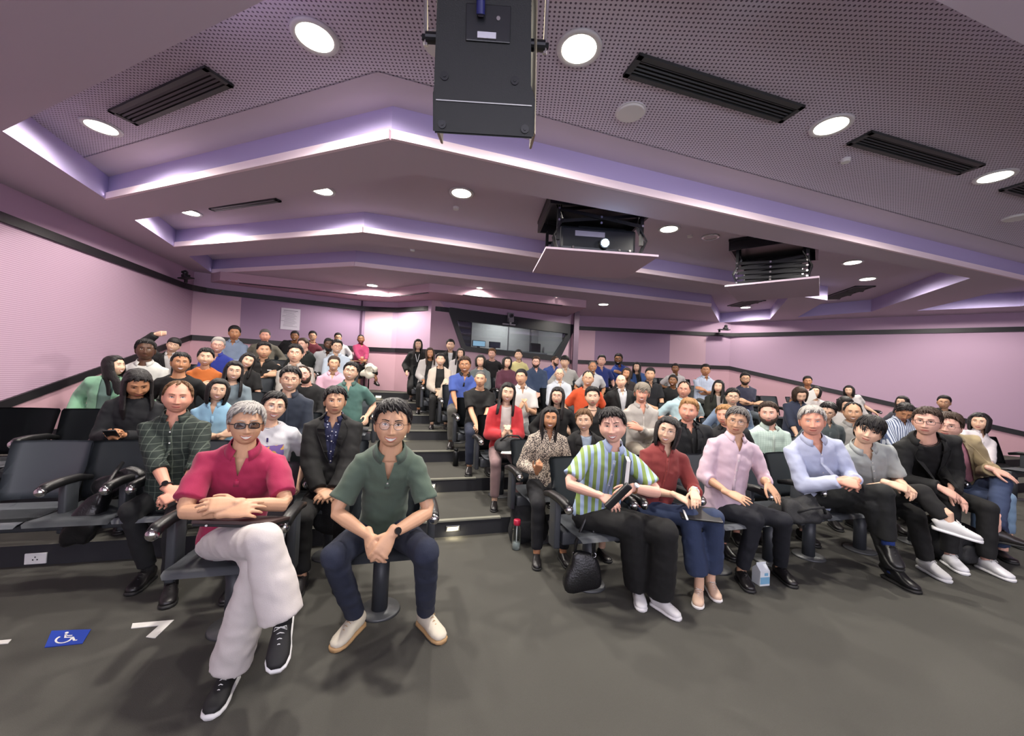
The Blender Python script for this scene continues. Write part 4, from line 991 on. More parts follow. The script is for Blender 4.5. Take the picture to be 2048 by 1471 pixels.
def person(i, x, top, chin, row, sex, skin, hair, hc, gl, wear, col, pants, arms, label, o):
    rs = random.Random(i*13+5); hpx = chin-top
    q = 0 if hpx >= 52 else (1 if hpx >= 33 else 2)
    seat = row_pos(o.get('bx', x), (top+chin)/2, row); seat += V((o.get('dx', 0), o.get('dy', 0), 0)); lev = seat.z
    mid = (top+chin)/2+hpx*.045
    zh = seat.y-o.get('lean', .06); Hc = atY(x, mid, zh); hs = min(max(hpx*zh/F, .205), o.get('hm', .262)); s = hs/.242
    if 'hz' in o: Hc = atY(x, (top+chin)/2, o['hz']); s = o.get('s', s)
    bs = o['bs'] if 'bs' in o else min(max(s, .93), 1.05)*(.96 if sex == 'f' else 1)
    rf = row_face(seat.x, row); tc = V((-seat.x, -seat.y, 0)).normalized()
    f0 = (rf*(1-o.get('turn', .45))+tc*o.get('turn', .45)).normalized()
    if 'by' in o: f0 = Matrix.Rotation(math.radians(o['by']), 3, 'Z') @ f0
    Lh = V((0, 0, 1)).cross(f0); UP = V((0, 0, 1))
    stand = o.get('stand', 0)
    P_ = V((seat.x, seat.y, lev+.44+.085*bs))
    if stand: P_ = V((Hc.x, Hc.y, Hc.z-.74*bs))
    if 'px' in o: P_ = V(o['px'])
    fr_ = lambda v, b=None: (b or P_)+Lh*v[0]*bs+f0*v[1]*bs+UP*v[2]*bs
    # head frame looks at the camera unless turned
    hf = (CP-Hc); hf.z *= .5; hf.normalize()
    Rz = Matrix.Rotation(math.radians(o.get('hy', rs.uniform(-7, 7))), 3, 'Z'); hf = (Rz @ hf).normalized()
    hx = hf.cross(UP).normalized(); hx = -hx  # person's left
    hx = UP.cross(hf).normalized(); hu = hf.cross(hx)
    R_ = Matrix((hx, hf, hu)).transposed()
    R_ = Matrix.Rotation(math.radians(o.get('ht', rs.uniform(-4, 4))), 3, -hf) @ R_ if True else R_
    R_ = Matrix.Rotation(math.radians(o.get('hp', 0)), 3, hx) @ R_ if o.get('hp') else R_
    M = Matrix.Translation(Hc) @ R_.to_4x4() @ Matrix.Scale(s, 4)
    root = empty('person', (P_.x, P_.y, lev)); tag(root, label, 'person', None); loc = -V(root.location)
    N = Hc+R_ @ V((0, -.036, -.112))*s+V((0, 0, -.008*s)); N.z -= o.get('neck', 0)
    sw = (.163 if sex == 'm' else .146)*bs*o.get('w', 1); wv = o.get('w', 1)
    Us = (N-P_).normalized(); Lt = (Lh-Us*Lh.dot(Us)).normalized(); ft = Lt.cross(Us).normalized()
    if ft.dot(f0) < 0: ft = -ft
    sk = SKIN[skin]; sp = dict(o); sp.update(sex=sex, hc=hc, skinc=sk)
    M_SK = mat('skin', sk, .5, bump=.03, bscale=220, vary=.05, spec=.4)
    TL = (N-P_).length
    def torso(bm, e, hi=1.0, lo=-.1, n=20):
        rows = [(-.10, .150, .105), (0, .160*wv, .122), (.22, .150*wv, .120+.02*(wv-1)*5), (.45, .150*wv, .118+.01*(wv-1)*5), (.66, .160*wv, .120), (.82, .154*wv, .110), (.90, .140, .094), (.95, .112, .078), (.985, .078, .064), (1.02, .060, .056)]
        if sex == 'f': rows = [(a, b*(.93 if a < .7 else .9), c*(1.06 if .6 < a < .75 else .92)) for a, b, c in rows]
        pts = [P_+(N-P_)*a-ft*.02*math.sin(max(0, a)*math.pi)*bs for a, b, c in rows if a >= lo and a <= hi]
        loft(bm, pts, [(b*bs+e, c*bs+e) for a, b, c in rows if a >= lo and a <= hi], Lt, n=n)
    # arms
    A_ = dict(ARMS[arms]); A_.update({k: v for k, v in o.items() if k in ('l', 'r', 'dl', 'dr', 'nl', 'nr', 'curl', 'pl', 'pr')})
    AR = []
    for side, sd in (('l', 1), ('r', -1)):
        S = N+Lt*sw*.97*sd-Us*.103*bs-ft*.005
        tgt = A_[side]; tgt = fr_(tgt) if not isinstance(tgt, Vector) else tgt
        pole = A_.get('p'+side, (sd*.55, -.55, -.7)); pole = Lh*pole[0]+f0*pole[1]+UP*pole[2]
        E_, W_ = two_bone(S, tgt, .285*bs, .25*bs, pole)
        dv = A_['d'+side]; nv = A_['n'+side]; tov = lambda v: v if isinstance(v, Vector) else (Lh*v[0]+f0*v[1]+UP*v[2])
        AR.append((side, sd, S, E_, W_, tov(dv).normalized(), tov(nv).normalized()))
    # legs
    LG = []; lp = o.get('legs', 'sit')
    for side, sd in (('l', 1), ('r', -1)):
        Hj = P_+Lh*sd*.088*bs-UP*.01
        spread = o.get('spr', .03)
        kn = 'k'+side; an = 'a'+side
        if stand: tgt = P_+Lh*sd*.09-UP*.8*bs; tgt.z = lev+.09; pole = f0
        else:
            tgt = Hj+Lh*sd*spread+f0*(.40+rs.uniform(-.03, .05))*bs; tgt.z = lev+.085; pole = f0*.8+UP*.9+Lh*sd*spread*3
        if an in o:
            v = o[an]; tgt = atZ(v[0], v[1], v[2] if len(v) > 2 else lev+.085)
            if len(v) > 3: tgt = atY(v[0], v[1], v[3])
        if kn in o: pole = Lh*o[kn][0]+f0*o[kn][1]+UP*o[kn][2]
        K, An = two_bone(Hj, tgt, .43*bs, .42*bs, pole); 
        if 'K'+side in o: v = o['K'+side]; K = atY(v[0], v[1], v[2])
        LG.append((side, sd, Hj, K, An))
    # body
    bm = bmesh.new(); torso(bm, -.02, n=16, hi=.96)
    nb = N-Us*.05; nt_ = M @ V((0, -.018, -.07)); nr = (.054 if sex == 'm' else .045)*s
    loft(bm, [nb, N*.5+nt_*.5-hf*.004, nt_, M @ V((0, -.02, -.02))], [(nr*1.25, nr*1.15), (nr, nr), (nr*.98, nr*1.02), (nr*.9, nr)], Lt, n=16)
    for side, sd, S, E_, W_, d, n_ in AR:
        k = bs; m1 = S*.5+E_*.5; m2 = E_*.62+W_*.38
        loft(bm, [S+Us*.0, m1, E_*.9+S*.1, E_*.93+W_*.07, m2, W_*.85+E_*.15, W_], [(.044*k, .044*k), (.042*k, .042*k), (.037*k, .037*k), (.037*k, .037*k), (.039*k, .036*k), (.029*k, .024*k), (.027*k, .020*k)], d.cross(n_), n=12, round_ends=True)
        hand(bm, W_, d, n_, sd, A_.get('curl', .4) if not isinstance(A_.get('curl'), dict) else A_['curl'][side], bs*(1.0 if sex == 'm' else .92), q=q, nf=8 if q == 0 else 6, spread=o.get('fan', 0))
    for side, sd, Hj, K, An in LG:
        loft(bm, [Hj, Hj*.5+K*.5, K, K*.6+An*.4, An+UP*.05, An-UP*.02], [(.06*bs, .06*bs), (.052*bs, .052*bs), (.040*bs, .040*bs), (.043*bs, .045*bs), (.033*bs, .036*bs), (.032*bs, .036*bs)], Lh, n=12)
    if q == 0: bm = remesh(bm, .0042, 2)
    elif q == 1: bm = remesh(bm, .0065, 1) if o.get('rm', 1) and hpx > 38 else bm
    jaw = o.get('jaw', 1.0 if sex == 'm' else 1.08)
    hb = bmesh.new(); head_mesh(hb, M, q, jaw, o.get('fat', 0)+(.35 if sex == 'f' else 0), 1 if o.get('m', 1) else 0, o.get('nose', .9 if skin in 'lt' else 1.1)); fc = Face(hb, M)
    tm = bpy.data.meshes.new('h'); hb.to_mesh(tm); hb.free(); bm.from_mesh(tm); bpy.data.meshes.remove(tm)
    body = link('body', bm, M_SK, root, True); body.location = loc
    facial(body, fc, q, sp, root)
    if gl: g0 = len(bpy.data.objects); glasses(body, fc, q, gl, s)
    for c in body.children:
        if c.name.startswith('glasses'): c.parent = root; c.location = loc
    # hair
    hb = bmesh.new(); style = hair[0]; extra = hair[1:]
    jawn = jaw
    par = dict(top=o.get('ht_', .023), side=o.get('hs_', .010), rough=.006 if 'q' in extra else .0015, seed=i, jaw=jawn, part=0)
    ln = {'s': 'n', 'f': 'f', 'r': 'r', 'x': 'x', 'w': 'w', 'z': 'n', 'L': 'w', 'B': 'w', 'P': 'w', 'F': 'f', 'G': 'f'}[style]
    if style == 'z': par.update(top=.005, side=.003)
    if style == 'x': par.update(top=.006, side=.006)
    if style == 'r': par.update(top=.013)
    if style in 'LBPFG': par.update(top=.018, side=.014)
    hair_cap(hb, M, q, ln, **par)
    if q < 2 and style != 'z': hair_tufts(hb, M, q, ln, par['top']*.93, i, jawn, ln == 'f', rs.choice((-1, 1))*rs.uniform(.3, 1), 1.0 if 'q' in extra else .5)
    if style in 'LF': hair_locks(hb, M, q, o.get('hl', .30), 62, o.get('hf_', True), i)
    if style in 'BG': hair_locks(hb, M, q, o.get('hl', .125), 60, False, i, 1.04)
    if style == 'P':
        loft(hb, [M @ V(p) for p in ((0, -.09, .03), (.01, -.125, 0), (.03, -.12, -.08), (.05, -.1, -.17))], [(.02*s, .02*s), (.028*s, .026*s), (.026*s, .022*s), (.01*s, .01*s)], hx, n=10, round_ends=True)
    if style in 'LBG' and q < 2:
        hb = remesh(hb, (.0045, .006)[q], 3)
    M_H = mat('hair', HAIRC[hc], .6 if hc != 'k' else .5, bump=.5, bscale=170, spec=.3, vary=.35)
    ho = link('hair', hb, M_H, root, True); ho.location = loc
    if 'beard' in o:
        hb = bmesh.new(); hair_cap(hb, M, q, beard=True, seed=i, jaw=jawn); bo = link('beard', hb, mat('beard', HAIRC[o['beard']], .7, bump=.4, bscale=160), root, True); bo.location = loc
    # garments
    kind, slv = wear.split('-'); jacket = kind in ('blz', 'card'); c1 = col[0]; inner = col[1] if len(col) > 1 else (235, 235, 235)
    vox = (.0085, .013, .018)[q]
    def cmat(c, nm='fabric', r_=.85): return c if isinstance(c, bpy.types.Material) else mat(nm, tuple(v*(.86 if max(c) > 60 else .45) for v in c), r_, bump=.12, bscale=260, vary=.06, sheen=.1 if isinstance(c, tuple) and max(c) > 60 else 0)
    def garment(e, sleeves, kindv, hole=True, cut=None):
        bm = bmesh.new(); torso(bm, e, n=22)
        if sleeves:
            for side, sd, S, E_, W_, d, n_ in AR:
                k = bs; a0 = N*.5+S*.5-Us*.030*bs
                lat = (S-a0).normalized()
                if sleeves == 's': pts = [a0, S, S*.45+E_*.55, S*.22+E_*.78]; rad = [(.046*k, .046*k), (.054*k, .056*k), (.056*k, .057*k), (.061*k, .060*k)]
                else:
                    fe = {'l': .97, 'r': .35, 'e': .6}[sleeves]; We = E_*(1-fe)+W_*fe
                    pts = [a0, S, S*.5+E_*.5, E_*.93+S*.07, E_*.92+We*.08, E_*.5+We*.5, We]; rad = [(.046*k, .046*k), (.054*k, .056*k), (.053*k, .053*k), (.050*k, .050*k), (.050*k, .050*k), (.045*k, .044*k), (.040*k, .037*k)]
                    if sleeves == 'r': rad[-1] = (.052*k, .05*k); rad[-2] = (.05*k, .048*k)
                if sleeves == 's': loft(bm, pts, [(a+e, b+e) for a, b in rad], V((0.1, .2, 1)), n=16)
                else:
                    loft(bm, pts[:4], [(a+e, b+e) for a, b in rad[:4]], V((0.1, .2, 1)), n=16); loft(bm, [E_]+pts[4:], [(a+e, b+e) for a, b in [rad[3]]+rad[4:]], V((0.1, .2, 1)), n=16)
                    ellipsoid(bm, E_, [(rad[3][0]+e)*1.02]*3)
        bm = remesh(bm, vox, 4 if q == 0 else 3)
        bm.normal_update(); wrinkle(bm, s, (.008 if q == 0 else .006) if not o.get('tight') else .003, i*3.1)
        if hole:   # neck opening, lower at the front
            nn = (Us-ft*.0+ft*.0).normalized(); nn = (Us+ft*o.get('scoop', .42)).normalized()
            r = bmesh.ops.bisect_plane(bm, geom=list(bm.faces)+list(bm.edges)+list(bm.verts), plane_co=N-Us*(.022 if kindv == 'tee' else .016)*bs, plane_no=nn, clear_outer=False)
            pc = N-Us*(.022 if kindv == 'tee' else .016)*bs
            rm = [f_ for f_ in bm.faces if (f_.calc_center_median()-pc).dot(nn) > 0 and (lambda c: (c-Us*c.dot(Us)).length < nr*1.25+.014)(f_.calc_center_median()-N)]
            bmesh.ops.delete(bm, geom=rm, context='FACES')
            Rr = nr*1.25+.009
            for v in bm.verts:
                if v.is_boundary and (v.co-pc).length < .2*bs:
                    p = v.co-nn*(v.co-pc).dot(nn); ax_ = pc+Us*0; rd = p-ax_
                    if rd.length > 1e-4: v.co = ax_+rd.normalized()*Rr
        if cut: V_cut(bm, N, Lt, ft, Us, cut[0]*bs, cut[1]*bs, cut[2]*bs if len(cut) > 2 else 0)
        return bm
    cut = {'polo': (.030, .115), 'shirt': (.034, .10), 'tee': None, 'knit': None, 'vee': (.055, .13), 'blz': None, 'card': None}[kind]
    if o.get('cut'): cut = o['cut']
    if o.get('closed'): cut = None
    base_kind = 'shirt' if (kind == 'blz' and o.get('inner', 'shirt') == 'shirt') else ('tee' if jacket else kind)
    if jacket: bm = garment(.004, None, base_kind, cut=(.032, .10) if base_kind == 'shirt' and not o.get('closed') else None); sm_ = cmat(inner)
    else: bm = garment(.008, slv, base_kind, cut=cut); sm_ = cmat(c1)
    fr2 = Front(bm, N, Lt, ft, Us)
    for f_ in bm.faces: f_.smooth = True
    sh = link('shirt', bm, sm_, root, True); sh.location = loc
    cm_ = cmat(o.get('collar', (inner if jacket else c1)), 'collar_fabric')
    if base_kind in ('polo', 'shirt'):
        bm = bmesh.new(); n = (30, 18, 12)[q]; gA = 24; ri, ro = [], []
        rx = nr*1.12+.006
        for k in range(n+1):
            az = math.radians(gA+(360-2*gA)*k/n); fwd = math.cos(az); c_, s_ = math.sin(az), fwd
            lift_ = (.026-.030*max(0, fwd))*bs; tip = max(0, (fwd-.25)/.7)
            ri.append(N+Lt*c_*rx*1.02+ft*s_*rx*1.08+Us*lift_)
            drop = (-.018-.036*tip**1.5)*bs; rr = rx*(1.32+.28*tip)
            p = N+Lt*c_*rr+ft*s_*rr*1.08+Us*drop
            if fwd > .2: h = fr2((p-N).dot(Lt), -(p-N).dot(Us), .004); p = h if (h-p).length < .05 else p
            ro.append(p)
        strip(bm, ri, ro, .0035*bs); co = link('collar', bm, cm_, sh, True)
        if q < 2 and not o.get('nobtn'):
            nb_ = (3 if kind == 'polo' else 7)
            bm = bmesh.new()
            pl = [fr2(0.0, v*bs, .0025) for v in ([.10, .13, .16, .19] if kind == 'polo' else [.09+.05*j for j in range(8)])]
            wd_ = .012*bs; strip(bm, [p-Lt*wd_ for p in pl], [p+Lt*wd_ for p in pl], .002); link('placket', bm, cm_, sh, True)
            if q == 0:
                for v in ([.115, .15] if kind == 'polo' else [.11, .19, .27, .35]):
                    bm = bmesh.new(); c = fr2(0, v*bs, .005); cyl(bm, c, c+ft*.002, .0048, 10); link('button', bm, mat('button', o.get('btn', (210, 208, 204)), .3), sh)
    elif q < 2:
        bm = bmesh.new(); n = 20; pts = []
        es = [e for e in fr2.t and [] or []]
        nn = (Us+ft*o.get('scoop', .42)).normalized(); rx = nr*1.22+.006
        ring = []
        for k in range(n):
            az = 2*math.pi*k/n; p = N-Us*.022*bs+Lt*math.sin(az)*rx+ft*math.cos(az)*rx*1.05; p = p-nn*((p-(N-Us*.022*bs)).dot(nn)); ring.append(p)
        tube(bm, ring, .0035*bs, 6, closed=True); link('neckband', bm, cm_ if 'collar' in o else sm_, sh, True)
    if jacket:
        dv = o.get('vd', .40); vw = o.get('vw', .062); wb = o.get('vb', .012 if kind == 'blz' else .05)
        bm = garment(.020, slv, 'shirt', cut=None); V_cut(bm, N, Lt, ft, Us, vw*bs, dv*bs, wb*bs)
        fr3 = Front(bm, N, Lt, ft, Us)
        for f_ in bm.faces: f_.smooth = True
        jm = cmat(c1, 'jacket_fabric'); jk = link('jacket' if kind == 'blz' else 'cardigan', bm, jm, root, True); jk.location = loc
        if kind == 'blz':
            for sd in (-1, 1):
                bm = bmesh.new(); n = 8; a, b = [], []
                for k in range(n+1):
                    t = k/n; e = sd*(vw*(1-t)+wb*t)*bs; v = .0+dv*t*bs; w2 = (.020+.045*math.sin(min(1, t*1.6+.12)*math.pi*.75)*(1 if t > .0 else 0))*bs*(1-t**3)
                    if t < .2: w2 = .03*bs
                    a.append(fr3(e*1.0, max(v, .02), .007)); b.append(fr3(e+sd*w2, max(v, .02)-.0, .008))
                strip(bm, a, b, .004); link('lapel', bm, jm, jk, True)
            bm = bmesh.new(); n = 14; ri, ro = [], []; rx = nr*1.25+.008
            for k in range(n+1):
                az = math.radians(55+250*k/n); c_, s_ = math.sin(az), math.cos(az); ri.append(N+Lt*c_*rx+ft*s_*rx+Us*.016*bs); ro.append(N+Lt*c_*rx*1.5+ft*s_*rx*1.5-Us*.024*bs)
            strip(bm, ri, ro, .005); link('jacket_collar', bm, jm, jk, True)
    # trousers
    pm = cmat(pants[0] if pants else (40, 40, 46), 'trouser_fabric')
    sty = pants[1] if pants and len(pants) > 1 else ''
    bm = bmesh.new(); loft(bm, [P_-UP*.085*bs, P_-UP*.04*bs, P_+Us*.05*bs, P_+Us*.12*bs], [(.12*bs*wv, .10*bs), (.150*bs*wv, .115*bs), (.145*bs*wv, .108*bs), (.130*bs*wv, .10*bs)], Lt, n=18, round_ends=True)
    ends = {'': .93, 'crop': .78, 'wide': .95, 'skirt': .5, 'shortskirt': .0}[sty]
    for side, sd, Hj, K, An in LG:
        e_ = K*(1-ends)+An*ends; w0 = {'wide': (.098, .086, .082, .096, .10), 'crop': (.092, .076, .068, .078, .088), 'skirt': (.1, .1, .1, .1, .1)}.get(sty, (.090, .074, .064, .060, .054))
        fade = o.get('lw', 1)
        pts = [Hj-UP*.0, Hj*.5+K*.5, K*.93+Hj*.07+UP*.004, K*.93+e_*.07, K*.5+e_*.5, e_]
        rd = [(w0[0]*bs, w0[0]*bs), (w0[1]*1.08*bs, w0[1]*1.08*bs), (w0[2]*1.04*bs, w0[2]*1.04*bs), (w0[2]*bs, w0[2]*bs), (w0[3]*bs, w0[3]*bs), (w0[4]*bs, w0[4]*bs)]
        if sty == 'shortskirt': pts, rd = pts[:3], rd[:3]
        if len(pts) == 3: loft(bm, pts, [(a*fade, b*fade) for a, b in rd], Lh, n=16)
        else:
            loft(bm, pts[:2]+[K], [(a*fade, b*fade) for a, b in rd[:3]], Lh, n=16); loft(bm, [K]+pts[4:], [(a*fade, b*fade) for a, b in rd[3:]], Lh, n=16)
            ellipsoid(bm, K, [rd[2][0]*fade*1.03]*3)
    bm = remesh(bm, (.010, .016, .022)[q], 4); bm.normal_update(); wrinkle(bm, s, .006 if q == 0 else .004, i*1.7)
    tr_ = link('trousers' if 'skirt' not in sty else 'skirt', bm, pm, root, True); tr_.location = loc
    # shoes
    shc = o.get('shoe', (28, 26, 28)); soc = o.get('sole', (30, 30, 30)); shm = shc if not isinstance(shc, tuple) else mat('shoe_leather', shc, o.get('srough', .35), bump=.05); som = mat('shoe_sole', soc, .6)
    for side, sd, Hj, K, An in LG:
        dirn = o.get('sd'+side); dirn = (atZ(*dirn[1], lev)-atZ(*dirn[0], lev)) if dirn else (f0+Lh*sd*.15)
        air = o.get('air'+side)
        so = shoe(root, An+V((0, 0, .0)), dirn, lev, shm, som, bs*(1.0 if sex == 'm' else .9), q, 'air' if air is not None else o.get('sstyle', ''), air or 0); so.location = loc
        if 'sock' in o:
            bm = bmesh.new(); b_ = K*.3+An*.7; loft(bm, [An-UP*.02, An+UP*.03, b_], [(.038*bs, .042*bs), (.037*bs, .04*bs), (.045*bs, .048*bs)], Lh, n=14); so2 = link('sock', bm, mat('sock', o['sock'], .9), root, True); so2.location = loc
    if q < 2 and o.get('watch'):
        for side, sd, S, E_, W_, d, n_ in AR:
            if side == o['watch'][0]:
                c = W_*.90+E_*.10; ax = (W_-E_).normalized(); sdv = d.cross(n_).normalized(); sdv = (sdv-ax*sdv.dot(ax)).normalized(); ov = ax.cross(sdv)
                bm = bmesh.new(); tube(bm, [c+sdv*math.cos(a)*.033*bs+ov*math.sin(a)*.027*bs for a in [2*math.pi*k/20 for k in range(20)]], .0055, 6, closed=True)
                wo = link('watch', bm, mat('watch_strap', o['watch'][1], .5), root, True); wo.location = loc
                nb2 = n_-ax*n_.dot(ax); nb2.normalize()
                bm = bmesh.new(); cyl(bm, c+nb2*.026*bs, c+nb2*.037*bs, .017, 16); link('watch_face', bm, mat('watch_face', o['watch'][2], .25), wo)
    if q < 2 and o.get('badge'):
        bm = bmesh.new(); p = fr2(.075*bs, .15*bs, .006); q_ = fr2(.115*bs, .15*bs, .006); R3 = Matrix((Lt, -ft, Us)).transposed(); box(bm, (p+q_)/2, (.055, .004, .016), R3); link('badge', bm, mat('badge', (210, 212, 215), .4), sh)
    if o.get('lany'):
        bm = bmesh.new(); ww = .006*bs
        for sd in (-1, 1):
            pts = [fr2(sd*(.06-.055*t)*bs, (.03+.25*t)*bs, .012) for t in (0, .3, .6, 1)]; strip(bm, [p-Lt*ww for p in pts], [p+Lt*ww for p in pts], .002)
        lo_ = link('lanyard', bm, mat('lanyard', o['lany'], .6), root, True); lo_.location = loc
    PEOPLE[i] = dict(root=root, P=P_, N=N, L=Lh, f=f0, Lt=Lt, ft=ft, Us=Us, AR=AR, LG=LG, bs=bs, s=s, M=M, seat=seat, lev=lev, fr=fr2, Hc=Hc, loc=loc, body=body, shirt=sh)
    return root
p_ = person
BK = (24, 24, 27); NV = (30, 36, 54); WH = (232, 232, 234); JE = (44, 56, 82); GY = (110, 112, 114)
aY = atY
M_PLAID = pattern_mat('dark_green_plaid', (32, 42, 38), (92, 102, 92), grid2(.042, .1), .85, c3=(92, 102, 92))
M_STRP = pattern_mat('green_blue_stripes', (160, 180, 212), (128, 150, 80), stripes(0, .045, .5, .008), .8)
M_LEO = pattern_mat('leopard_print', (186, 172, 156), (58, 52, 52), blotch(115, .5), .8)
M_CHK = pattern_mat('light_blue_check', (188, 198, 216), (140, 152, 180), grid2(.03, .3), .8, c3=(140, 152, 180))
M_VST = pattern_mat('blue_striped_shirt', (190, 198, 212), (74, 88, 120), stripes(0, .022, .45), .8)
M_DOT = pattern_mat('navy_dotted_shirt', (28, 32, 66), (196, 200, 216), spots(45, .2), .8)
M_GRC = pattern_mat('pale_mint_check', (184, 202, 194), (160, 182, 172), grid2(.02, .3), .85, c3=(160, 182, 172))
M_JEAN = mat('jeans', (44, 56, 84), .9, bump=.2, bscale=300, vary=.25)
M_JEAN2 = mat('dark_jeans', (34, 40, 58), .9, bump=.2, bscale=300, vary=.3)
# ---- front row and nearest rows: built with most care
p_(28, 493, 801.6, 887, 0, 'm', 't', 's', 'g', 'sr', 'polo-s', [(176, 34, 82)], [(226, 218, 216), 'wide'], 'lap', 'smiling grey-haired person in a crimson polo shirt, dark glasses and white trousers',
   dict(lean=.13, hy=2, ht=1, bx=478, eye=.55, w=1.02, l=aY(470, 1006, 1.79), r=aY(452, 1024, 1.76), dl=(-.95, .1, .05), dr=(.95, .1, .12), nl=(0, .7, .7), nr=(0, .7, .7), curl=.3, pl=(.9, -.3, -.4), pr=(-.9, -.3, -.4),
        Kr=(528, 1082, 1.66), ar=(566, 1238, .3, 1.66), Kl=(520, 1128, 1.74), al=(458, 1338), sdl=[(458, 1345), (405, 1430)], airr=-.5, sdr=[(1000, 1300), (1022, 1345)], shoe=(22, 22, 24), sole=(225, 225, 225), srough=.7, sock=(24, 24, 28), cut=(.034, .135), btn=(190, 50, 90), fan=.05, fat=-.3, brow=.002, lw=.92))
p_(29, 785, 796, 892, 0, 'm', 't', 's', 'k', 'g', 'polo-s', [(86, 104, 90)], [M_JEAN2], 'lap', 'smiling person in a green polo shirt and jeans leaning forward beside the aisle',
   dict(lean=.26, bx=775, hm=.262, bs=.98, w=.84, hy=-2, ht=2, l=aY(782, 1068, 1.93), r=aY(738, 1072, 1.93), dl=V((-.35, -.5, -.8)), dr=V((.5, -.5, -.75)), nl=V((.5, -.8, .4)), nr=V((-.5, -.8, .4)), curl=.45, pl=(.8, -.5, .1), pr=(-.8, -.5, .1),
        Kr=(668, 1112, 1.92), Kl=(852, 1104, 1.92), ar=(712, 1232), al=(852, 1226), sdr=[(716, 1252), (658, 1305)], sdl=[(850, 1250), (902, 1295)], shoe=(206, 198, 180), sole=(176, 142, 100), srough=.8, watch=('l', (26, 26, 28), (24, 24, 26)), m=1, eye=.5, hs_=.007, cut=(.036, .14), collar=(78, 96, 84)))
p_(6, 355.5, 758.5, 824.5, 1, 'm', 'r', 'r', 'b', '', 'shirt-r', [M_PLAID], [(36, 40, 46)], 'lap', 'person with short brown hair in a dark green plaid shirt, hands clasped on the lap',
   dict(m=2, hy=-2, l=aY(362, 985, 2.45), r=aY(338, 985, 2.43), ar=(296, 1138), sdr=[(305, 1165), (255, 1205)], Kr=(262, 1020, 2.5), watch=('r', (26, 26, 30), (20, 20, 22)), fat=.6, blue=1, sock=(22, 22, 24), top=.014, btn=(220, 220, 220)))
p_(26, 547.5, 780.5, 840, 1, 'f', 'l', 'P', 'k', 'w', 'tee-s', [(228, 228, 234)], [(60, 60, 70)], 'side', 'person in round glasses and a white T-shirt with a purple and yellow print',
   dict(ht=7, hy=8, m=1, eye=.7))
p_(27, 670, 771, 828, 1, 'm', 't', 's', 'k', '', 'blz-l', [(30, 30, 32), M_DOT], [BK], 'lap', 'serious person in a black blazer over a navy dotted shirt, hand on the lap', dict(m=0, hy=3, eye=.8, curl=.4, vd=.36, vw=.07, fat=-.4))
p_(56, 1225, 814, 884, 0, 'f', 'p', 's', 'k', '', 'shirt-s', [M_STRP], [(22, 22, 24), 'wide'], 'lap', 'smiling person in a green and blue striped shirt, black trousers and white sneakers',
   dict(ht_=.026, hs_=.014, ht=-5, hy=-3, bx=1196, lean=.12, hm=.262, l=aY(1262, 975, 2.42), r=aY(1203, 992, 2.4), dl=V((-.8, -.5, -.25)), dr=V((.75, -.55, -.35)), nl=V((.3, -.6, .9)), nr=V((-.2, -.6, .9)), curl=.45, pl=(1, -.3, -.3), pr=(-1, -.3, -.3), w=1.14, fat=.9, eye=.4,
        ar=(1277, 1172), al=(1318, 1190), sdr=[(1272, 1190), (1288, 1245)], sdl=[(1310, 1200), (1366, 1232)], Kr=(1262, 1052, 2.5), Kl=(1330, 1064, 2.42), shoe=(224, 222, 222), sole=(228, 226, 226), srough=.6, watch=('l', (120, 80, 50), (220, 220, 225)), collar=(172, 190, 222), cut=(.02, .03), btn=(230, 230, 240)))
p_(66, 1335, 830.5, 887, 0, 'f', 'l', 'B', 'k', 'w', 'shirt-r', [(142, 52, 50)], [M_JEAN, 'crop'], 'lap', 'smiling person with glasses in a rust red blouse and cropped jeans',
   dict(hl=.135, ht=8, hy=-4, bx=1312, l=aY(1388, 982, 2.62), r=aY(1352, 990, 2.62), dl=V((-.2, -.8, -.4)), dr=V((.75, -.5, -.3)), nl=V((0, -.3, 1)), nr=V((0, -.4, 1)), curl=.3, ar=(1398, 1172), al=(1421, 1158), Kr=(1378, 1030, 2.62), Kl=(1428, 1036, 2.6),
        sdr=[(1400, 1185), (1396, 1225)], sdl=[(1425, 1170), (1455, 1210)], shoe=(214, 182, 158), sole=(232, 228, 224), srough=.5, watch=('l', (210, 210, 214), (225, 225, 230)), eye=.5, cut=(.04, .09), fat=.5, btn=(140, 60, 55)))
p_(68, 1473.6, 812, 868, 0, 'm', 't', 's', 's', 'g', 'shirt-r', [(234, 206, 220)], [(28, 34, 56)], 'knee', 'smiling person in glasses and a pale pink shirt, hands flat on navy trousers',
   dict(ht=5, hy=0, m=2, bx=1452, l=aY(1534, 965, 2.85), r=aY(1456, 985, 2.82), dl=V((.35, -.5, -.7)), dr=V((.75, -.55, -.25)), nl=V((.4, -.8, .6)), nr=V((-.1, -.6, .9)), curl=.12, fan=.08, ar=(1483, 1140), al=(1560, 1132), sdr=[(1480, 1150), (1510, 1185)], sdl=[(1555, 1135), (1603, 1170)], Kr=(1510, 1040, 2.85), Kl=(1565, 1040, 2.8), cut=(.045, .12), fat=-.2, top=.014, collar=(236, 210, 222)))
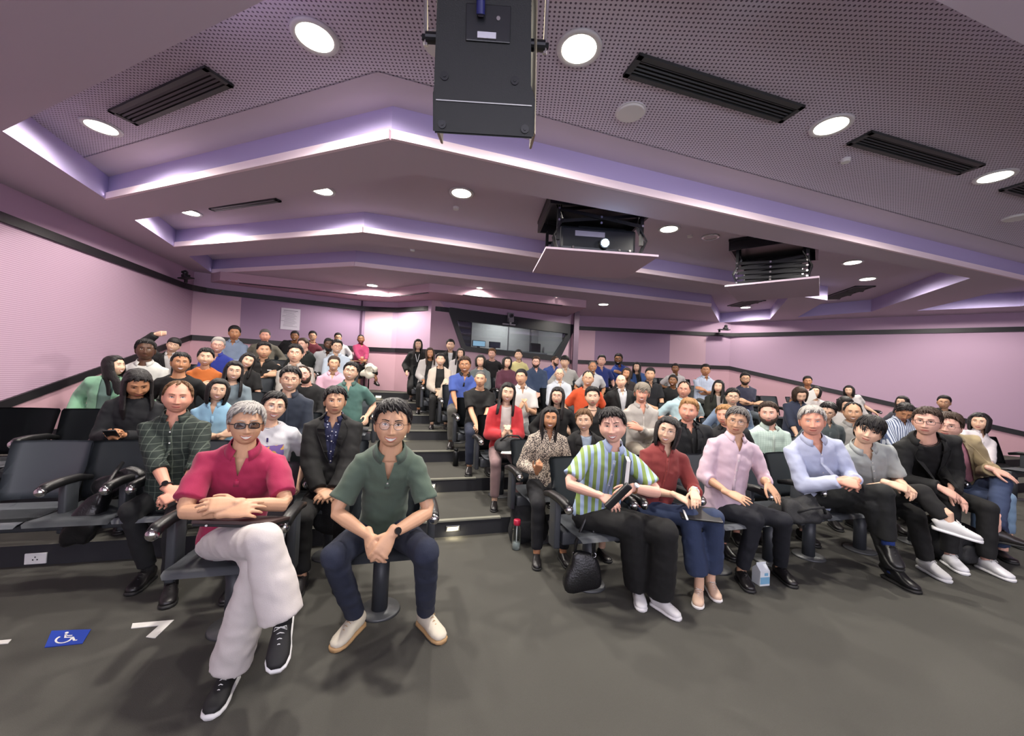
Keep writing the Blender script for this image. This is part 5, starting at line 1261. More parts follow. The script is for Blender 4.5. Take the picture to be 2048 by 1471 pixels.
p_(76, 1624, 810, 869.7, 0, 'm', 'r', 's', 'g', '', 'shirt-l', [(196, 204, 232)], [(40, 44, 44)], 'lap', 'grey-haired person in a pale blue shirt with hands clasped and legs crossed',
   dict(ht=-3, hy=4, m=2, bx=1640, lean=.15, l=aY(1712, 960, 2.98), r=aY(1680, 962, 2.96), dl=V((-.8, -.4, -.15)), dr=V((.85, -.5, -.05)), nl=V((0, -.7, .7)), nr=V((0, -.7, .7)), curl=.7, Kr=(1766, 985, 2.95), ar=(1776, 1085, .25, 2.95), Kl=(1742, 1010, 3.0), al=(1785, 1140), sdl=[(1782, 1150), (1850, 1182)], airr=-.5, sdr=[(1600, 1100), (1635, 1130)], shoe=(26, 26, 28), sstyle='boot', sock=(30, 54, 120), blue=1, cut=(.045, .11), hs_=.008))
p_(81, 1737, 830, 888.7, 0, 'm', 'l', 'f', 'k', '', 'shirt-s', [(176, 182, 180)], [(26, 26, 28)], 'lap', 'person with a thick black fringe in a light grey shirt, tilting the head, legs crossed',
   dict(ht=18, hy=3, m=2, hm=.27, bx=1742, lean=.22, l=aY(1806, 968, 3.15), r=aY(1778, 966, 3.12), dl=V((-.2, -.8, -.3)), dr=V((.7, -.6, -.2)), curl=.5, Kr=(1842, 985, 3.1), ar=(1895, 1042, .35, 2.95), Kl=(1830, 1030, 3.2), al=(1853, 1122), sdl=[(1850, 1125), (1900, 1150)], airr=-.15, sdr=[(1650, 1100), (1700, 1112)], shoe=(214, 214, 212), sole=(226, 226, 226), srough=.7, ht_=.03, eye=.35, fat=.4))
p_(84, 1854, 811.6, 870, 0, 'm', 'p', 's', 'd', 'br', 'blz-l', [(26, 28, 30), (24, 24, 28)], [(30, 30, 32)], 'lap', 'person in rectangular glasses and a black blazer over a black top at the right',
   dict(ht=3, hy=-6, m=0, hm=.275, bx=1852, lean=.35, inner='tee', l=aY(1905, 985, 3.35), r=aY(1880, 975, 3.3), dl=V((.1, -.7, -.6)), dr=V((.7, -.5, -.5)), curl=.3, vd=.42, vw=.07, ht_=.018, hs_=.006, shoe=(206, 206, 210), sole=(225, 225, 225)))
p_(85, 1896.6, 822.6, 876, 0, 'm', 'p', 's', 'd', 'g', 'blz-l', [(176, 158, 120), (222, 150, 164)], [M_JEAN], 'lap', 'person in a tan blazer and pink shirt with a hand spread on the crossed knee',
   dict(ht=8, hy=-8, m=2, hm=.275, bx=1925, lean=.25, l=aY(1985, 938, 3.5), r=aY(1905, 985, 3.6), dl=V((.75, -.5, -.35)), nl=V((.1, -.6, .8)), curl=.2, fan=.1, Kl=(2002, 965, 3.5), al=(1990, 1062, .2, 3.3), Kr=(1985, 1000, 3.5), ar=(2005, 1095), airl=0, sdl=[(1600, 1100), (1640, 1110)], sdr=[(2000, 1100), (2045, 1130)], sstyle='flat', shoe=(34, 30, 30), fat=.8, vd=.46, vw=.08, vb=.06, hs_=.012))
# ---- left block
p_(1, 228, 712, 748, 3, 'f', 'l', 'L', 'k', '', 'card-l', [(150, 204, 168), (120, 150, 140)], [(180, 150, 120)], 'side', 'person with long black hair in a mint green cardigan turned to the right', dict(hy=48, ht=-3, bx=212, hp=-8, m=1, hl=.34))
p_(2, 275, 735.5, 793, 2, 'f', 'o', 'L', 'k', '', 'knit-l', [(34, 38, 50)], [BK], 'phone', 'person with long wavy black hair in a dark navy sweater looking down at a phone', dict(hp=26, down=1, m=2, hl=.36, bx=262, hy=8, r=(-.02, .3, .2), curl=.8, dr=(.5, .8, 0), dl=(-.5, .8, 0)))
p_(3, 291, 677, 720, 4, 'm', 'd', 's', 'k', 'w', 'shirt-l', [(222, 222, 218)], [GY], 'lap', 'dark-skinned person with glasses in a loose white shirt beside the sloping wall band', dict(m=0, hp=-6, w=1.05, closed=1, collar=(222, 222, 218)))
p_(4, 347, 674, 704, 5, 'm', 'l', 'f', 'k', 'w', 'blz-l', [(36, 38, 42), (214, 212, 212)], [BK], 'lap', 'grinning person in a dark jacket raising an arm with a V sign by the wall', dict(ht=14, hy=-6, r=atY(312, 668, 5.35), pr=(-1, -.2, .6), dr=V((.95, -.1, .15)), nr=(0, 1, .2), curl=.15, fan=.2))
p_(5, 361, 703, 745.6, 3, 'm', 'o', 's', 'k', 'w', 'tee-s', [(24, 25, 28)], [BK], 'side', 'laughing person in large thin glasses and a black T-shirt behind the plaid shirt', dict(hs_=.016, ht_=.018, hy=4, ht=4, hp=-6))
p_(7, 411.5, 694, 731, 4, 'f', 'l', 'P', 'k', '', 'tee-l', [(206, 110, 44)], [NV], 'cross', 'smiling person in an orange long-sleeved top with a hand on the chest', dict(eye=.3, fat=.8, r=(.02, .25, .26), curl=.7))
p_(8, 436, 673, 705, 5, 'm', 'p', 's', 'g', 'r', 'polo-s', [(38, 56, 160)], [NV], 'lap', 'grey-haired person with glasses in a royal blue polo shirt near the left wall', dict(ht=6, collar=(38, 56, 160)))
p_(9, 469, 648.5, 680.5, 7, 'm', 'o', 's', 'k', '', 'shirt-l', [(150, 168, 196)], [NV], 'lap', 'young person in a light blue shirt seated highest in the left block', dict(m=0, ht_=.026, hs_=.014))
p_(10, 436, 755, 800.7, 2, 'f', 'l', 'B', 'k', 'w', 'polo-s', [(150, 196, 226)], [NV], 'cross', 'person with a black bob and glasses in a sky blue polo shirt', dict(ht=8, hl=.15, hy=3, m=1, eye=.7, collar=(150, 196, 226)))
p_(11, 467.5, 720, 761, 3, 'f', 'l', 'L', 'k', 'w', 'tee-s', [(124, 140, 150)], [NV], 'lap', 'smiling person with long black hair and glasses in a grey-blue top', dict(ht=5, hl=.3, hy=4))
p_(12, 495, 703.4, 736.4, 4, 'f', 'l', 'L', 'k', '', 'vee-s', [(24, 24, 28)], [(90, 40, 56)], 'lap', 'smiling person with long dark hair in a black top leaning to the right', dict(ht=20, hl=.24, hy=6))
p_(13, 528, 682, 716, 5, 'm', 't', 's', 'k', '', 'polo-s', [(24, 25, 28)], [BK], 'cross', 'person in a black polo shirt with a white chest badge, arms crossed', dict(m=0, badge=1, w=1.12, fat=.6, hs_=.007))
p_(14, 530, 657.5, 683, 7, 'm', 'r', 's', 's', '', 'tee-l', [(112, 108, 96)], [BK], 'side', 'broad person in an olive grey top seated in the last row at left', dict(m=0, w=1.1, fat=.6))
p_(15, 589.7, 661, 682, 8, 'm', 'b', 's', 'k', '', 'tee-s', [(40, 42, 48)], [BK], 'side', 'person with black hair peeking over the last row below the paper notice', dict(dy=-.36))
p_(16, 625.5, 661, 681.4, 8, 'm', 't', 's', 'k', 'b', 'tee-s', [(110, 34, 50)], [BK], 'side', 'person in a maroon top seated in the last row left of the aisle', dict(ht=-4, dy=-.3))
p_(17, 607, 675, 700, 6, 'm', 'p', 's', 'd', 'b', 'shirt-l', [(38, 52, 48)], [BK], 'side', 'person with glasses and dark green top turned to the left', dict(hy=-38, ht=-6))
p_(18, 590.6, 687.8, 725.4, 4, 'm', 'l', 's', 'k', 'r', 'shirt-l', [(178, 172, 166)], [BK], 'lap', 'person with spiky black hair and glasses in a beige grey shirt', dict(m=0, hp=-8, closed=1, ht_=.026, dy=.15))
p_(19, 676, 665.8, 683, 8, 'm', 't', 's', 'k', 'b', 'shirt-l', [(216, 218, 222)], [BK], 'side', 'person in a white shirt half hidden in the last row next to the aisle', dict(dx=.08, dy=-.15))
p_(20, 657.6, 675, 700.7, 6, 'm', 'd', 's', 'k', '', 'shirt-l', [(176, 178, 182)], [BK], 'side', 'bearded dark-skinned person in a pale grey shirt left of the aisle', dict(beard='k', m=0, dx=-.12))
p_(21, 674, 678, 706, 6, 'm', 'l', 's', 'k', 'r', 'shirt-l', [(196, 210, 226)], [NV], 'lap', 'smiling person with glasses in a light blue shirt next to the upper aisle', dict(dy=-.15, hs_=.012, ht_=.024, dx=.12))
p_(22, 667.7, 710.7, 742, 4, 'm', 't', 's', 'd', 'w', 'shirt-l', [(222, 178, 198)], [GY], 'lap', 'grinning older person with thin glasses in a pink shirt by the aisle', dict(fat=-1, hp=-4, collar=(222, 178, 198)))
p_(23, 701.6, 722.7, 761, 3, 'm', 'l', 's', 'k', 'b', 'polo-s', [(84, 124, 116)], [NV], 'side', 'smiling person with glasses in a teal polo shirt at the aisle', dict(ht=7, hp=-8, r=(-.1, .3, .2), collar=(70, 104, 98), w=1.05, fat=.5, hs_=.006))
p_(24, 580.5, 731, 782, 2, 'm', 'l', 's', 'k', 'r', 'shirt-l', [(34, 44, 62)], [NV], 'lap', 'smiling person with round glasses in a dark navy shirt behind the white T-shirt', dict(ht=3, closed=1, collar=(34, 44, 62)))
p_(25, 608, 731, 764, 3, 'm', 'p', 'r', 'd', 'b', 'tee-l', [(26, 26, 30)], [BK], 'lap', 'bearded person with glasses in a black top peeking from behind, head tilted', dict(ht=-18, beard='d', hy=-8, m=0, dx=.06))
p_(30, 721.8, 667.6, 687, 8, 'f', 'b', 's', 'k', '', 'shirt-l', [(152, 34, 84)], [(26, 26, 30), 'skirt'], 'lap', 'person in a magenta blouse and black skirt sitting at the rear wall by the aisle', dict(dy=.08, by=18, hs_=.004, ht_=.008, cut=(.04, .14), Kl=(745, 738, 8.1), al=(752, 762, .3, 8.0), airl=-.2, shoe=(40, 28, 26), sstyle='flat', px=V((-3.33, 8.42, 1.54))))
# ---- centre block
p_(31, 836, 677, 699, 7, 'f', 'l', 'L', 'k', '', 'blz-l', [(24, 24, 28), (30, 30, 34)], [(24, 24, 28), 'skirt'], 'side', 'standing person in a black suit dress with a white lanyard left of the booth', dict(stand=1, hl=.3, inner='tee', lany=(215, 215, 220)))
p_(32, 860, 694, 716, 6, 'f', 'o', 'L', 'd', '', 'card-l', [(206, 200, 198), (60, 56, 58)], [BK], 'lap', 'person with long hair in a white cardigan over a dark floral top', dict(hl=.26, dx=-.06, ht=-4))
p_(33, 881, 705, 731, 5, 'f', 'l', 's', 'k', '', 'card-l', [(218, 204, 190), (28, 28, 32)], [BK], 'lap', 'short-haired smiling person in a cream cardigan over a black top', dict(hs_=.012, hy=-2, vb=.09, vw=.07))
p_(34, 901, 677.5, 700.5, 7, 'f', 'l', 's', 'k', '', 'blz-l', [(32, 34, 36), (224, 224, 226)], [BK], 'side', 'short-haired person in a dark blazer over a white top below the window corner', dict(inner='tee', stand=1, dy=.1, hs_=.012))
p_(35, 921, 695, 716, 6, 'f', 'l', 'L', 'k', '', 'card-l', [(214, 208, 206), (40, 40, 44)], [BK], 'lap', 'person with long black hair in a pale cardigan behind the blue polo', dict(hl=.26, dx=-.05))
p_(36, 929.6, 711.5, 744.5, 4, 'm', 'o', 's', 'd', 'b', 'polo-s', [(62, 86, 164)], [(84, 82, 76)], 'lap', 'smiling person with glasses in a bright blue polo shirt next to the stairs', dict(collar=(26, 28, 40), bx=922, w=1.05, l=(.02, .34, .04), r=(-.04, .34, .02), fat=.5))
p_(37, 961, 708, 733.5, 5, 'f', 'l', 'B', 'k', 'w', 'tee-l', [(96, 104, 106)], [BK], 'lap', 'person with a short black bob and glasses in a grey top', dict(hl=.1, m=2))
p_(38, 961, 740, 773, 3, 'm', 't', 'z', 's', '', 'tee-s', [(20, 21, 24)], [M_JEAN2], 'lap', 'serious person with a buzz cut in a black T-shirt next to the stairs', dict(m=0, fat=-.4, jaw=1.15, bx=958, l=(.03, .35, .04), r=(-.03, .35, .03), w=1.06))
p_(39, 984, 696, 717, 7, 'm', 'p', 'sq', 'b', '', 'tee-l', [(46, 44, 52)], [BK], 'side', 'young person with wavy brown hair in a dark top under the window', dict(ht_=.028, m=1))
p_(40, 1014, 711.5, 735, 5, 'f', 'l', 'B', 'k', '', 'knit-l', [(86, 38, 58)], [BK], 'phone', 'person with a black bob in a plum sweater looking aside', dict(hy=10, m=0, hl=.12, dx=.02))
p_(41, 1037, 697.7, 719.7, 6, 'f', 'l', 'P', 'k', '', 'tee-s', [(222, 212, 150)], [NV], 'side', 'person with a long ponytail in a pale yellow top under the window', dict(dx=.0))
p_(42, 1015, 763, 804, 2, 'f', 'l', 'L', 'k', '', 'card-l', [(208, 48, 56), (226, 214, 208)], [(150, 120, 120)], 'clasp', 'laughing person in a bright red cardigan with hands clasped at the chest', dict(ht=6, hl=.26, hy=4, vb=.07, vw=.06, bx=1010, r=(-.03, .25, .22), l=(.04, .25, .22), eye=.2))
p_(43, 1043, 737, 769, 3, 'm', 't', 's', 'k', 'w', 'polo-s', [(226, 224, 222)], [GY], 'clasp', 'person with glasses in a white polo shirt with hands folded before the chest', dict(hy=-14, m=0, hp=-4, watch=('l', (24, 24, 28), (30, 30, 34)), w=1.05))
p_(44, 1072, 711.5, 734, 5, 'm', 'p', 's', 'd', 'b', 'shirt-l', [(40, 58, 88)], [(70, 50, 50)], 'lap', 'person with a light beard and glasses in a dark blue shirt', dict(beard='d', m=2, w=1.08, dx=.03))
p_(45, 1110, 710.6, 731, 6, 'm', 'p', 'z', 'd', '', 'polo-s', [(56, 84, 158)], [BK], 'side', 'bearded person in profile wearing blue left of the pillar', dict(beard='d', hy=55, m=0, dx=-.05))
p_(46, 1100, 811.5, 857, 1, 'f', 'o', 'L', 'k', '', 'shirt-l', [M_LEO], [(32, 34, 48)], 'phone', 'smiling person with curly black hair in a leopard print blouse making finger hearts', dict(hy=5, ht=3, hl=.26, bx=1092, r=(-.12, .26, .19), l=(.13, .26, .17), dl=(-.2, .6, .7), dr=(.1, .6, .8), nl=(.2, .9, -.4), nr=(-.2, .9, -.4), curl=.9, hf_=False, vol=1.2))
p_(47, 1115, 772, 808.5, 2, 'f', 'l', 'L', 'k', 'r', 'knit-l', [(24, 24, 28)], [BK], 'side', 'person with a dyed fringe and red glasses in a black hoodie', dict(hl=.3, m=2, ht=3))
p_(48, 1129.5, 710, 735, 6, 'm', 'l', 'f', 'k', '', 'shirt-l', [(198, 196, 192)], [BK], 'side', 'young person with a black fringe in an off-white shirt before the pillar', dict(m=0, dy=-.2, dx=.03))
p_(49, 1118.5, 734, 760, 4, 'm', 'l', 'x', 'k', 'b', 'shirt-l', [(206, 212, 222)], [BK], 'lap', 'bald person with glasses in a pale blue white shirt', dict(fat=-.6, dx=.02))
p_(50, 1168, 816.7, 860.8, 1, 'f', 'l', 'w', 'b', 'w', 'blz-l', [(26, 26, 30), (150, 166, 186)], [(214, 204, 190), 'skirt'], 'phone', 'person with tied brown hair and glasses in a black jacket and cream skirt', dict(ht=-5, hy=-4, inner='tee', ar=(1108, 1040, .35, 3.0), Kr=(1130, 985, 3.1), airr=-.5, sdr=[(1000, 1300), (1012, 1345)], l=(.0, .24, .3), r=(.1, .25, .24), dr=(-.3, .5, .8), dl=(-.5, .4, .7), shoe=(22, 22, 24), sstyle='flat', vd=.3))
p_(51, 1176, 739.6, 772, 3, 'm', 't', 'r', 'k', 'w', 'tee-s', [(226, 84, 36)], [NV], 'side', 'smiling person with glasses in a bright orange shirt', dict(w=1.08, ht=3, dx=-.02))
p_(52, 1185, 721, 744, 5, 'm', 'o', 'r', 's', 'w', 'polo-s', [(216, 216, 220)], [BK], 'side', 'smiling older person in a white polo shirt behind the orange shirt', dict(hy=8, w=1.05, dx=-.02))
p_(53, 1203, 709, 732, 6, 'm', 'p', 's', 'k', '', 'polo-s', [(34, 52, 128)], [BK], 'side', 'black-haired person in a dark blue polo shirt with a white badge', dict(m=0, badge=1, ht=5, hp=-6, dy=-.1))
p_(54, 1237, 705.7, 728.6, 7, 'm', 'b', 's', 'k', 'b', 'shirt-l', [(36, 66, 150)], [BK], 'cross', 'person with dark beard and glasses in a royal blue long-sleeved shirt', dict(beard='k', w=1.1, dy=-.3))
p_(55, 1184.6, 771.8, 811, 2, 'f', 'l', 's', 'k', '', 'vee-s', [(26, 26, 30)], [BK], 'side', 'person with short side-parted black hair in a scooped black top', dict(m=0, ht=-3, hs_=.014, ht_=.024, cut=(.07, .12), hl=.1))
p_(57, 1242, 747, 775.4, 3, 'm', 'l', 'x', 's', 'w', 'blz-l', [(26, 26, 30), (222, 222, 226)], [BK], 'side', 'bald person with glasses in a black suit and white open shirt', dict(m=2, hp=-5, w=1.05, vw=.075, dx=.02))
p_(58, 1253, 735, 757, 4, 'f', 'o', 'L', 'd', '', 'tee-s', [(50, 34, 40)], [BK], 'side', 'smiling person with brown hair half hidden behind the bald head', dict(ht=10, hl=.2, dx=.03))
p_(59, 1273.6, 723, 743, 6, 'f', 'l', 'L', 'k', '', 'card-l', [(52, 86, 148), (24, 24, 30)], [BK], 'lap', 'person with long black hair in a blue cardigan over a black top', dict(m=0, hl=.3, dy=-.2))
p_(60, 1300, 734, 761, 4, 'm', 't', 's', 'k', '', 'polo-s', [(28, 34, 50)], [NV], 'lap', 'person with spiky black hair in a navy polo shirt with a white badge', dict(m=0, badge=1, hs_=.006, ht_=.024, dx=.04, w=1.05))
p_(61, 1350.7, 726, 746, 6, 'm', 'b', 's', 'k', '', 'shirt-s', [(212, 206, 208)], [BK], 'side', 'dark-haired person with a moustache in a white shirt among empty seats', dict(m=0, w=1.05))
p_(62, 1346, 748, 771.8, 4, 'f', 'b', 'P', 'k', '', 'tee-s', [(28, 30, 36)], [BK], 'side', 'smiling person with pulled-back black hair in a dark top', dict(dx=-.02))
p_(63, 1283.7, 763.5, 805, 2, 'm', 'r', 'f', 'u', '', 'shirt-l', [(190, 184, 178)], [(150, 140, 126)], 'cross', 'smiling person with a long face and grey-brown fringe in a beige shirt, arms crossed', dict(fat=-1.2, jaw=1.15, hm=.255, ht=3, cut=(.04, .12)))
p_(64, 1368, 760.7, 794, 3, 'm', 'r', 'r', 'd', 'g', 'shirt-s', [(186, 214, 222)], [GY], 'side', 'broad person with glasses in a pale aqua shirt', dict(w=1.2, fat=.9, m=0, hy=-6, ht=5))
p_(65, 1377, 794.7, 843, 1, 'm', 'r', 's', 'y', '', 'blz-l', [(28, 34, 46), (22, 26, 34)], [BK], 'side', 'fair-haired smiling person in a dark navy jacket and black shirt', dict(ht=6, hy=-3, m=2, fat=.6, w=1.08, dy=-.12, hm=.25, blue=1))
p_(67, 1411, 727, 751, 5, 'm', 'o', 's', 'k', 'w', 'shirt-s', [M_CHK], [(60, 62, 58)], 'cross', 'person in a light blue checked shirt with arms crossed among empty seats', dict(m=0, w=1.08, fat=.6, dx=-.04))
p_(69, 1465, 775, 809, 2, 'm', 'l', 's', 'k', 'br', 'knit-l', [(124, 144, 172)], [BK], 'side', 'broad person with black rectangular glasses in a grey-blue sweater', dict(m=0, w=1.2, fat=1))
p_(70, 1437, 758.6, 785, 3, 'f', 'l', 'L', 'k', '', 'card-l', [(50, 54, 40), (190, 180, 176)], [BK], 'phone', 'person with long black hair in a dark olive cardigan holding a phone', dict(ht=5, hl=.3, m=2, dx=-.03))
p_(71, 1490, 744, 768.7, 4, 'm', 't', 's', 'k', 'br', 'tee-s', [(48, 50, 74)], [(90, 100, 110)], 'cross', 'person with glasses in a slate navy T-shirt with arms crossed', dict(beard='d', m=2, w=1.1, hy=8))
p_(72, 1537, 801.8, 847.6, 1, 'm', 'p', 's', 'd', '', 'shirt-l', [M_GRC], [(120, 110, 96)], 'lap', 'person with a thick dark beard in a pale mint green shirt', dict(beard='d', m=0, hm=.25, hs_=.006, blue=1, ht=-2, cut=(.02, .06), collar=(190, 206, 198)))
p_(73, 1600, 771.5, 802.7, 2, 'f', 'l', 'B', 'd', '', 'shirt-r', [(40, 48, 72)], [WH], 'lap', 'person with a brown bob in a navy blouse looking down', dict(hp=25, down=1, hy=18, m=0, hl=.1, bx=1588, w=1.1))
p_(74, 1615, 751, 772, 4, 'm', 'o', 's', 'k', '', 'tee-s', [(196, 150, 150)], [BK], 'side', 'black-haired person just visible over the others below the sloping right band', dict(m=0, dx=.04))
p_(75, 1631, 772, 794, 3, 'f', 'l', 'B', 'k', '', 'tee-s', [(222, 214, 212)], [BK], 'phone', 'person with a black bob holding up a sheet of paper', dict(hl=.1, m=2, hp=-10, ht=6))
p_(77, 1655, 802.7, 840, 1, 'm', 'l', 's', 'k', 'b', 'shirt-l', [(70, 80, 84)], [BK], 'side', 'person with black hair and glasses hidden behind the grey-haired head', dict(hp=12, ht=10, m=0, bx=1650, dy=.1, dx=.05, ht_=.026))
p_(78, 1698, 769.6, 790.7, 4, 'f', 'l', 'B', 'k', '', 'tee-s', [(228, 224, 224)], [BK], 'side', 'person with a black bob in a white top against the sloping right band', dict(hl=.13, m=0, dy=-.3))
p_(79, 1690, 790.7, 822, 2, 'f', 'l', 'B', 'k', '', 'tee-s', [(222, 218, 216)], [BK], 'side', 'person with a black bob in a white top leaning forward behind the others', dict(hp=20, hl=.1, hy=20, m=0, down=1, dx=-.04))
p_(80, 1705, 802.4, 843, 1, 'm', 't', 'r', 'k', 'w', 'polo-s', [(178, 176, 172)], [BK], 'side', 'smiling round-faced person with thin glasses in a grey polo shirt', dict(fat=.8, hm=.25, w=1.08, collar=(170, 168, 166), hs_=.006))
p_(82, 1808.5, 804, 840, 1, 'm', 'o', 's', 'k', 'w', 'shirt-r', [M_VST], [BK], 'lap', 'person with glasses in a blue striped shirt looking down', dict(hp=28, down=1, m=0, ht=12, bx=1792, hy=12))
p_(83, 1805, 792, 815, 2, 'f', 'l', 'L', 'k', '', 'tee-s', [(60, 60, 70)], [BK], 'side', 'person with long black hair behind the striped shirt', dict(m=0, hl=.25, hy=-20))
p_(86, 1888, 789.6, 817, 2, 'm', 't', 's', 'k', 'r', 'blz-l', [(46, 44, 48), (70, 64, 64)], [BK], 'side', 'person with red-framed glasses in a dark jacket against the right wall', dict(m=2, hm=.25, w=1.1, ht=3, inner='tee', dx=-.1))
p_(87, 1959, 824.5, 859, 0, 'f', 'l', 'B', 'k', 'w', 'shirt-r', [(226, 218, 222)], [(130, 160, 190)], 'knee', 'person with a black bob and glasses in a white blouse at the far right', dict(hl=.13, m=2, ht=4, bx=1978, dy=.25, l=(-.05, .42, .1), r=(-.12, .42, .1), lean=.0))
p_(89, 1450, 808, 850, 1, 'm', 'r', 's', 'y', '', 'blz-l', [(38, 40, 48), (30, 30, 36)], [BK], 'side', 'person in a dark jacket mostly hidden behind the pale pink shirt', dict(m=0, w=1.15, bx=1462, hy=-20))
bpy.data.scenes.remove(TMP)
def chair_label(l):
    w_ = l.split(); i_ = w_.index('person'); return ' '.join((['chair', 'under', 'the']+w_[:i_]+['sitter']+w_[i_+1:])[:16])
# ------------------------------------------------------------------ chairs under the people, and the empty ones
EMPTY = [(190, 960, 1, 'empty chair with the black leather bag on it'), (12, 960, 1, 'empty charcoal chair left of the chair with the leather bag'), (122, 900, 2, 'empty charcoal chair in front of the pink wall at left'), (-30, 900, 2, 'empty chair at the far left of its row with a chrome armrest cap'),
         (1556, 980, 0, 'empty charcoal chair between the pink shirt and the pale blue shirt'),
         (1318, 760, 6, 'empty chair in the last right row left of the white shirt'), (1383, 762, 6, 'empty chair in the last right row behind the checked shirt'), (1455, 785, 5, 'empty chair right of the checked shirt'), (1530, 800, 4, 'empty chair right of the crossed arms in slate navy'), (1566, 800, 4, 'empty chair left of the navy blouse'),
         (1690, 850, 2, 'empty chair behind the round-faced person'), (1755, 860, 2, 'empty chair between the white tops and the striped shirt'), (2040, 925, 1, 'empty chair at the far right by the rose wall'), (1905, 905, 1, 'empty chair behind the tan blazer'), (540, 705, 6, 'empty chair behind the black polo shirt'), (395, 700, 5, 'empty chair between the dark jacket and the blue polo'), (560, 690, 7, 'empty chair in the last left row')]
for i, d in sorted(PEOPLE.items()):
    if i in (30, 31, 34): continue
    s = d['seat']; d['chair'] = place_chair(V((s.x, s.y+.02, s.z)), row_face(s.x, max(1, round(s.z/RISE)+1)), chair_label(d['root']['label']), 'auditorium chairs')
for px, py, r, lb in EMPTY:
    s = row_pos(px, py, r); c = place_chair(s+V((0, .02, 0)), row_face(s.x, r), lb, 'auditorium chairs')
    if r <= 1 and px < 400:
        for ch in list(c.children):
            if ch.name.startswith(('pedestal', 'base_plate')): bpy.data.objects.remove(ch)
for ch in list(PEOPLE[6]['chair'].children):
    if ch.name.startswith(('pedestal', 'base_plate')): bpy.data.objects.remove(ch)
for i in (28, 66, 56, 6, 27, 36, 38, 42, 46, 33): add_arm(PEOPLE[i]['chair'])
# ------------------------------------------------------------------ things carried, worn or put down
M_LEATH = mat('black_leather', (22, 22, 24), .32, bump=.25, bscale=90)
M_NYL = mat('black_nylon', (24, 25, 28), .75, bump=.25, bscale=120)
def soft(bm, c, size, rz=0, rx=0, ry=0, noise_=.02, seed=0, taper=.8):
    r = bmesh.ops.create_cube(bm, size=1); bmesh.ops.subdivide_edges(bm, edges=list({e for v in r['verts'] for e in v.link_edges}), cuts=7, use_grid_fill=True)
    Rm = Matrix.Rotation(rz, 3, 'Z') @ Matrix.Rotation(rx, 3, 'X') @ Matrix.Rotation(ry, 3, 'Y')
    for v in bm.verts:
        if v.tag: continue
        v.tag = True; p = v.co.copy(); n = (abs(2*p.x)**4+abs(2*p.y)**4+abs(2*p.z)**4)**.25; p = p/max(n, 1e-3) if n > 0 else p
        k = 1-(1-taper)*(p.z+.5); p = V((p.x*k*size[0], p.y*k*size[1], p.z*size[2]))
        p += p.normalized()*noise.noise(V((p.x*9+seed, p.y*9, p.z*9)))*noise_*2; v.co = V(c)+Rm @ p
def thing(name, label, cat, loc=(0, 0, 0)): return tag(empty(name, loc), label, cat)
def piece(name, t, bm, m, smooth=True): o = link(name, bm, m, t, smooth); o.location = -V(t.location); return o
def fbox(name, label, cat, c, size, R3, m, part, bev=.004):
    t = thing(name, label, cat, c); bm = bmesh.new(); box(bm, V(c), size, R3, bev); piece(part, t, bm, m, False); return t
Rx = lambda d: Matrix.Rotation(math.radians(d), 3, 'X'); Ry = lambda d: Matrix.Rotation(math.radians(d), 3, 'Y'); Rz_ = lambda d: Matrix.Rotation(math.radians(d), 3, 'Z')
# laptop on the crossed legs of the crimson polo
c = atY(487, 1039, 1.86); t = fbox('laptop', 'thin dark brown closed laptop under the crossed forearms of the crimson polo shirt', 'laptop', c, (.34, .20, .016), Rz_(3) @ Rx(-13), mat('brown_cover', (62, 46, 46), .5), 'lid')
bm = bmesh.new(); box(bm, c+V((0, -.0, -.014)), (.335, .195, .012), Rz_(3) @ Rx(-13), .003); piece('base', t, bm, M_BLKPL, False)
for dx in (-.1, .12):
    bm = bmesh.new(); q_ = Rz_(3) @ Rx(-13) @ V((dx, -.098, -.013)); cyl(bm, c+q_, c+q_+V((0, -.006, 0)), .005, 10); piece('rubber_foot', t, bm, M_WHITE)
# striped shirt: dark case in the hands, notebook in the arm
c = atY(1236, 992, 2.32); fbox('glasses_case', 'slim black case held in both hands by the striped shirt', 'case', c, (.045, .03, .2), Rz_(10) @ Ry(38) @ Rx(15), M_BLKPL, 'case_shell', .01)
c = atY(1252, 948, 2.47); t = fbox('notebook', 'notebook with black cover and white page edges in the crook of the striped sleeve', 'notebook', c, (.024, .15, .20), Rz_(-12) @ Ry(4), mat('paper_white', (228, 226, 220), .8), 'pages', .001)
for s_ in (-1, 1):
    bm = bmesh.new(); box(bm, c+Rz_(-12) @ Ry(4) @ V((s_*.0145, 0, 0)), (.004, .158, .21), Rz_(-12) @ Ry(4), .001); piece('cover', t, bm, mat('green_black_cover', (24, 34, 34), .5), False)
c = atY(1398, 1026, 2.6); t = fbox('tablet', 'black tablet in a cover on the lap of the rust red blouse', 'tablet', c, (.25, .18, .012), Rz_(-12) @ Rx(12), M_BLKPL, 'cover')
bm = bmesh.new(); box(bm, c+V((-.11, -.03, .008)), (.012, .16, .008), Rz_(-12) @ Rx(12), .002); piece('stylus', t, bm, M_WHITE, False)
